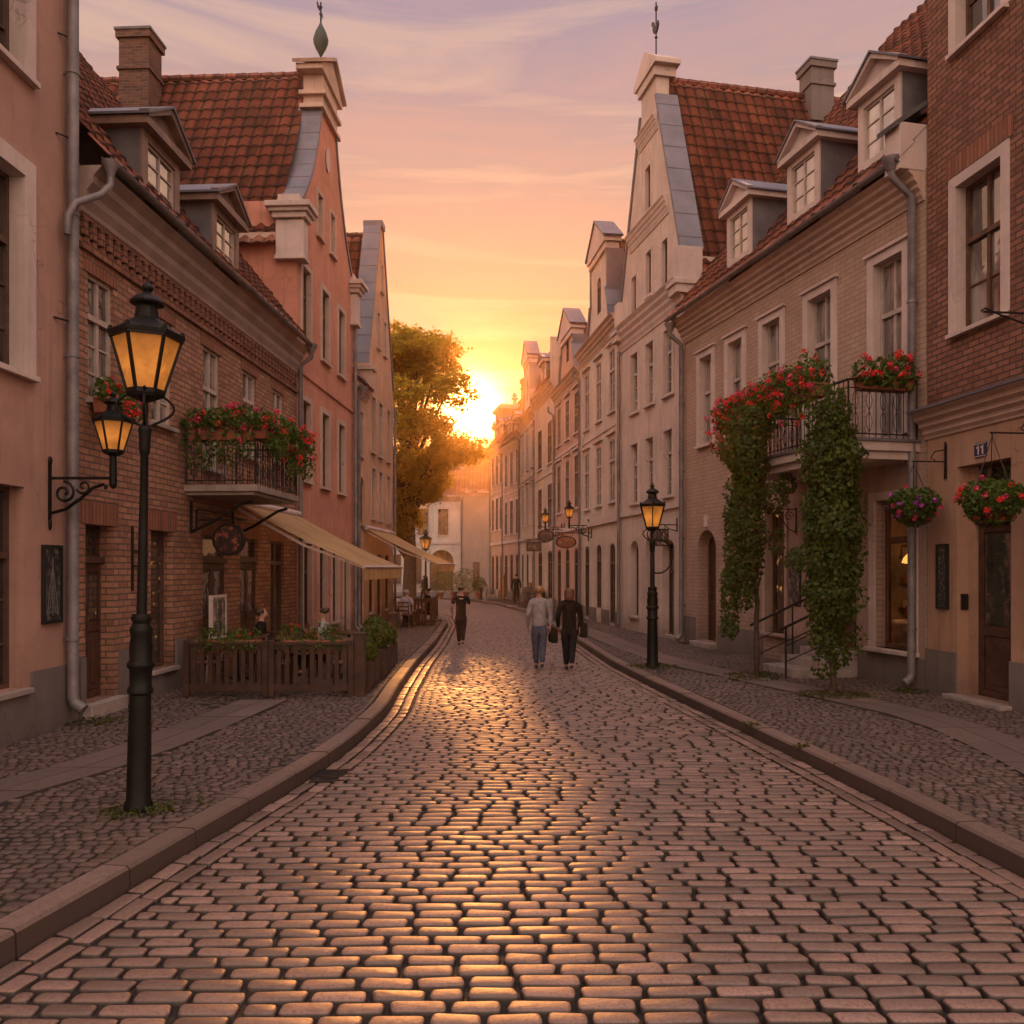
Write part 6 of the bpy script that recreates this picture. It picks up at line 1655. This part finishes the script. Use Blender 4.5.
handbag('small dark handbag hanging at the right hand of the woman in grey', w1, .30, .60, True, .34)
handbag('black shoulder bag hanging beside the woman in the black coat', w2_, .285, .74, True, .70)
ps = person('person in a pale lilac shirt seated at the second cafe', (-3.75,30.3,0), R(-20), 1.74, cloth('lilac_shirt',(.48,.44,.52)), dk, plain('pale_hat',(.48,.44,.50),.8), shoe, 0, True, True, 'bob', sit=True, group='people at the cafe')
c = copy_tree(base_c); c.location=(-3.73,30.22,0); c.rotation_euler=(0,0,R(160)); c['label']='brown cafe chair under the seated person in the lilac shirt'
for lab, x, y, rz, c_, hr in (('person in dark clothes seated at the middle terrace table, wall side', -4.92, 16.72, R(-80), blk, 'bob'), ('person in black seated at the second cafe near the rail', -3.2, 32.5, R(80), blk, 'short'), ('person in grey top seated at the middle terrace table, kerb side', -3.68, 16.66, R(85), grey, 'short')):
    person(lab, (x,y,0), rz, 1.72, c_, dk, dhair, shoe, 0, True, hr=='short', hr, sit=True, group='people at the cafe')
p3 = person('distant dark dressed pedestrian beside the potted shrubs at the street end', (-5.9,57.0,ZF), R(70), 1.7, blk, dk, dhair, shoe, .2, False, False, 'short', group='distant pedestrians')
p4 = person('distant pedestrian in dark clothes on the far right pavement behind the round sign', (.25,49.5,0), R(20), 1.72, dk, dk, dhair, shoe, .16, False, False, 'short', group='distant pedestrians')
# ------------------------------------------------------------------ light, sky, haze, camera
AZ, ELV = R(-2.8), R(10.5)
sdir = Vector((math.sin(AZ)*math.cos(ELV), math.cos(AZ)*math.cos(ELV), math.sin(ELV)))
sun = bpy.data.lights.new('sun', 'SUN'); sun.energy = 5; sun.angle = R(1.6); sun.color = (1,.33,.075)
so = bpy.data.objects.new('sun', sun); COL.objects.link(so); ldir = Vector((math.sin(R(-1.9))*math.cos(R(12.6)), math.cos(R(-1.9))*math.cos(R(12.6)), math.sin(R(12.6))))
so.rotation_euler = (-ldir).to_track_quat('-Z','Y').to_euler(); so.location = (-3,60,30)

W = bpy.data.worlds.new('World'); scene.world = W; W.use_nodes = True
nt = W.node_tree; N_ = nt.nodes; Lk = nt.links; bg = N_['Background']
def nn(ty, **kw):
    n = N_.new(ty)
    for a, c in kw.items(): setattr(n, a, c)
    return n
def mth(op, a, c=0.0, clamp=False):
    n = nn('ShaderNodeMath', operation=op, use_clamp=clamp)
    for s_, v in zip(n.inputs, (a, c)):
        if isinstance(v, (int,float)): s_.default_value = v
        else: Lk.new(v, s_)
    return n.outputs[0]
def ramp_(f, st):
    n = nn('ShaderNodeValToRGB'); e = n.color_ramp.elements
    while len(e) < len(st): e.new(.5)
    for q, (p, c) in zip(e, st): q.position = p; q.color = (*c,1) if not isinstance(c,(int,float)) else (c,c,c,1)
    Lk.new(f, n.inputs[0]); return n.outputs[0]
def mixc(a, c, f, mode='MIX'):
    n = nn('ShaderNodeMix', data_type='RGBA', blend_type=mode)
    for s_, v in ((n.inputs['Factor'],f),(n.inputs['A'],a),(n.inputs['B'],c)):
        if isinstance(v,(int,float)): s_.default_value = v if s_.type=='VALUE' else (v,v,v,1)
        elif isinstance(v, tuple): s_.default_value = (*v,1)
        else: Lk.new(v, s_)
    return n.outputs['Result']
dirv = nn('ShaderNodeTexCoord').outputs['Generated']
sx = nn('ShaderNodeSeparateXYZ'); Lk.new(dirv, sx.inputs[0]); dz = sx.outputs['Z']; dy = sx.outputs['Y']
sky = nn('ShaderNodeTexSky', sky_type='NISHITA'); sky.sun_disc = False; sky.sun_elevation = ELV; sky.sun_rotation = AZ; sky.dust_density = 3
# evening gradient by elevation, towards the sun
front = ramp_(dz, [(0,(.95,.36,.075)),(.17,(.86,.40,.14)),(.25,(.79,.395,.19)),(.34,(.75,.43,.265)),(.44,(.60,.375,.31)),(.54,(.43,.32,.365)),(.70,(.40,.29,.36)),(1,(.52,.40,.44))])
back = ramp_(dz, [(0,(.50,.33,.25)),(.3,(.68,.48,.36)),(.6,(.70,.52,.44)),(1,(.52,.42,.40))])
fb = mth('ADD', mth('MULTIPLY', dy, .9), .38, True)
base = mixc(back, front, fb)
# soft streaky cloud
cv = nn('ShaderNodeMapping'); cv.inputs['Scale'].default_value = (1.5,1.5,15); cv.inputs['Rotation'].default_value = (.02,.05,0); Lk.new(dirv, cv.inputs[0])
cn = nn('ShaderNodeTexNoise'); cn.inputs['Scale'].default_value = 1.25; cn.inputs['Detail'].default_value = 7; cn.inputs['Roughness'].default_value = .55; cn.inputs['Distortion'].default_value = .6; Lk.new(cv.outputs[0], cn.inputs['Vector'])
lit = ramp_(cn.outputs['Fac'], [(.50,0.0),(.60,1.0)]); drk = ramp_(cn.outputs['Fac'], [(.39,1.0),(.49,0.0)])
base = mixc(base, mixc(base,(1.06,.66,.38),.6), mth('MULTIPLY', lit, mth('MULTIPLY', mth('SUBTRACT', 1.0, dz, True), 1.0)))
base = mixc(base, mixc(base,(.86,.42,.28),.55), mth('MULTIPLY', drk, mth('MULTIPLY', mth('SUBTRACT', .85, dz, True), 1.1)))
# the evening sky overhead and behind the viewer is brighter than the part above the roofs
zen = mth('MULTIPLY', mth('MULTIPLY', mth('SUBTRACT', dz, .60), 3.6, True), .55)
bk = mth('MULTIPLY', mth('SUBTRACT', 1.0, fb, True), 1.45)
kx = nn('ShaderNodeVectorMath', operation='SCALE'); Lk.new(base, kx.inputs[0]); Lk.new(mth('ADD', mth('ADD', zen, bk), 1.0), kx.inputs['Scale']); base = kx.outputs[0]
# glow round the sun
vd = nn('ShaderNodeVectorMath', operation='DOT_PRODUCT'); Lk.new(dirv, vd.inputs[0]); vd.inputs[1].default_value = sdir
dot = mth('MAXIMUM', vd.outputs['Value'], 0.0)
for p, c in ((2200,(16.0,9.0,2.6)),(420,(.9,.36,.05)),(60,(.14,.03,.0)),(10,(.06,.01,.0))):
    base = mixc(base, mixc((0,0,0), c, mth('POWER', dot, p)), 1.0, 'ADD')
Lk.new(base, bg.inputs['Color']); bg.inputs['Strength'].default_value = 1.0
b2 = nn('ShaderNodeBackground'); Lk.new(sky.outputs[0], b2.inputs['Color']); b2.inputs['Strength'].default_value = .0015
ad = nn('ShaderNodeAddShader'); Lk.new(bg.outputs[0], ad.inputs[0]); Lk.new(b2.outputs[0], ad.inputs[1]); Lk.new(ad.outputs[0], N_['World Output'].inputs['Surface'])

# warm evening haze filling the street (a real volume; the sun and tree throw their shafts into it)
hm_ = bpy.data.materials.new('haze'); hm_.use_nodes = True; hn = hm_.node_tree; hn.nodes.remove(hn.nodes['Principled BSDF'])
vs = hn.nodes.new('ShaderNodeVolumeScatter'); vs.inputs['Color'].default_value = (1,.62,.28,1); vs.inputs['Density'].default_value = .0030; vs.inputs['Anisotropy'].default_value = .78
hn.links.new(vs.outputs[0], hn.nodes['Material Output'].inputs['Volume'])
g_ = hn.nodes.new('ShaderNodeNewGeometry'); x_ = hn.nodes.new('ShaderNodeSeparateXYZ'); hn.links.new(g_.outputs['Position'], x_.inputs[0])
mr = hn.nodes.new('ShaderNodeMapRange'); mr.inputs['From Min'].default_value = 22; mr.inputs['From Max'].default_value = 60; mr.inputs['To Min'].default_value = .0004; mr.inputs['To Max'].default_value = .0105
mz = hn.nodes.new('ShaderNodeMapRange'); mz.inputs['From Min'].default_value = 7; mz.inputs['From Max'].default_value = 19; mz.inputs['To Min'].default_value = 1; mz.inputs['To Max'].default_value = 0.03; hn.links.new(x_.outputs['Z'], mz.inputs['Value'])
mm_ = hn.nodes.new('ShaderNodeMath'); mm_.operation = 'MULTIPLY'
hn.links.new(x_.outputs['Y'], mr.inputs['Value']); hn.links.new(mr.outputs[0], mm_.inputs[0]); hn.links.new(mz.outputs[0], mm_.inputs[1]); hn.links.new(mm_.outputs[0], vs.inputs['Density'])
hz = MB().box(-45,-14,-.28,45,112,34).build('haze', hm_); tag(hz, 'warm golden evening haze hanging in the street', 'haze', kind='stuff')

cam = bpy.data.cameras.new('camera'); co = bpy.data.objects.new('camera', cam); COL.objects.link(co)
co.location = (0,0,2.1); co.rotation_euler = (R(90),0,0); cam.sensor_width = 36; cam.lens = 853/1024*36; cam.shift_y = 56/1024
cam.clip_start = .05; cam.clip_end = 2000
scene.camera = co
scene.view_settings.view_transform = 'Standard'; scene.view_settings.look = 'None'; scene.view_settings.exposure = 0; scene.view_settings.gamma = 1
cy = scene.cycles
cy.max_bounces = 6; cy.diffuse_bounces = 3; cy.glossy_bounces = 3; cy.transparent_max_bounces = 6; cy.volume_bounces = 0; cy.transmission_bounces = 3
cy.sample_clamp_indirect = 6; cy.use_denoising = True; cy.use_adaptive_sampling = True; cy.adaptive_threshold = .015
cy.caustics_reflective = False; cy.caustics_refractive = False
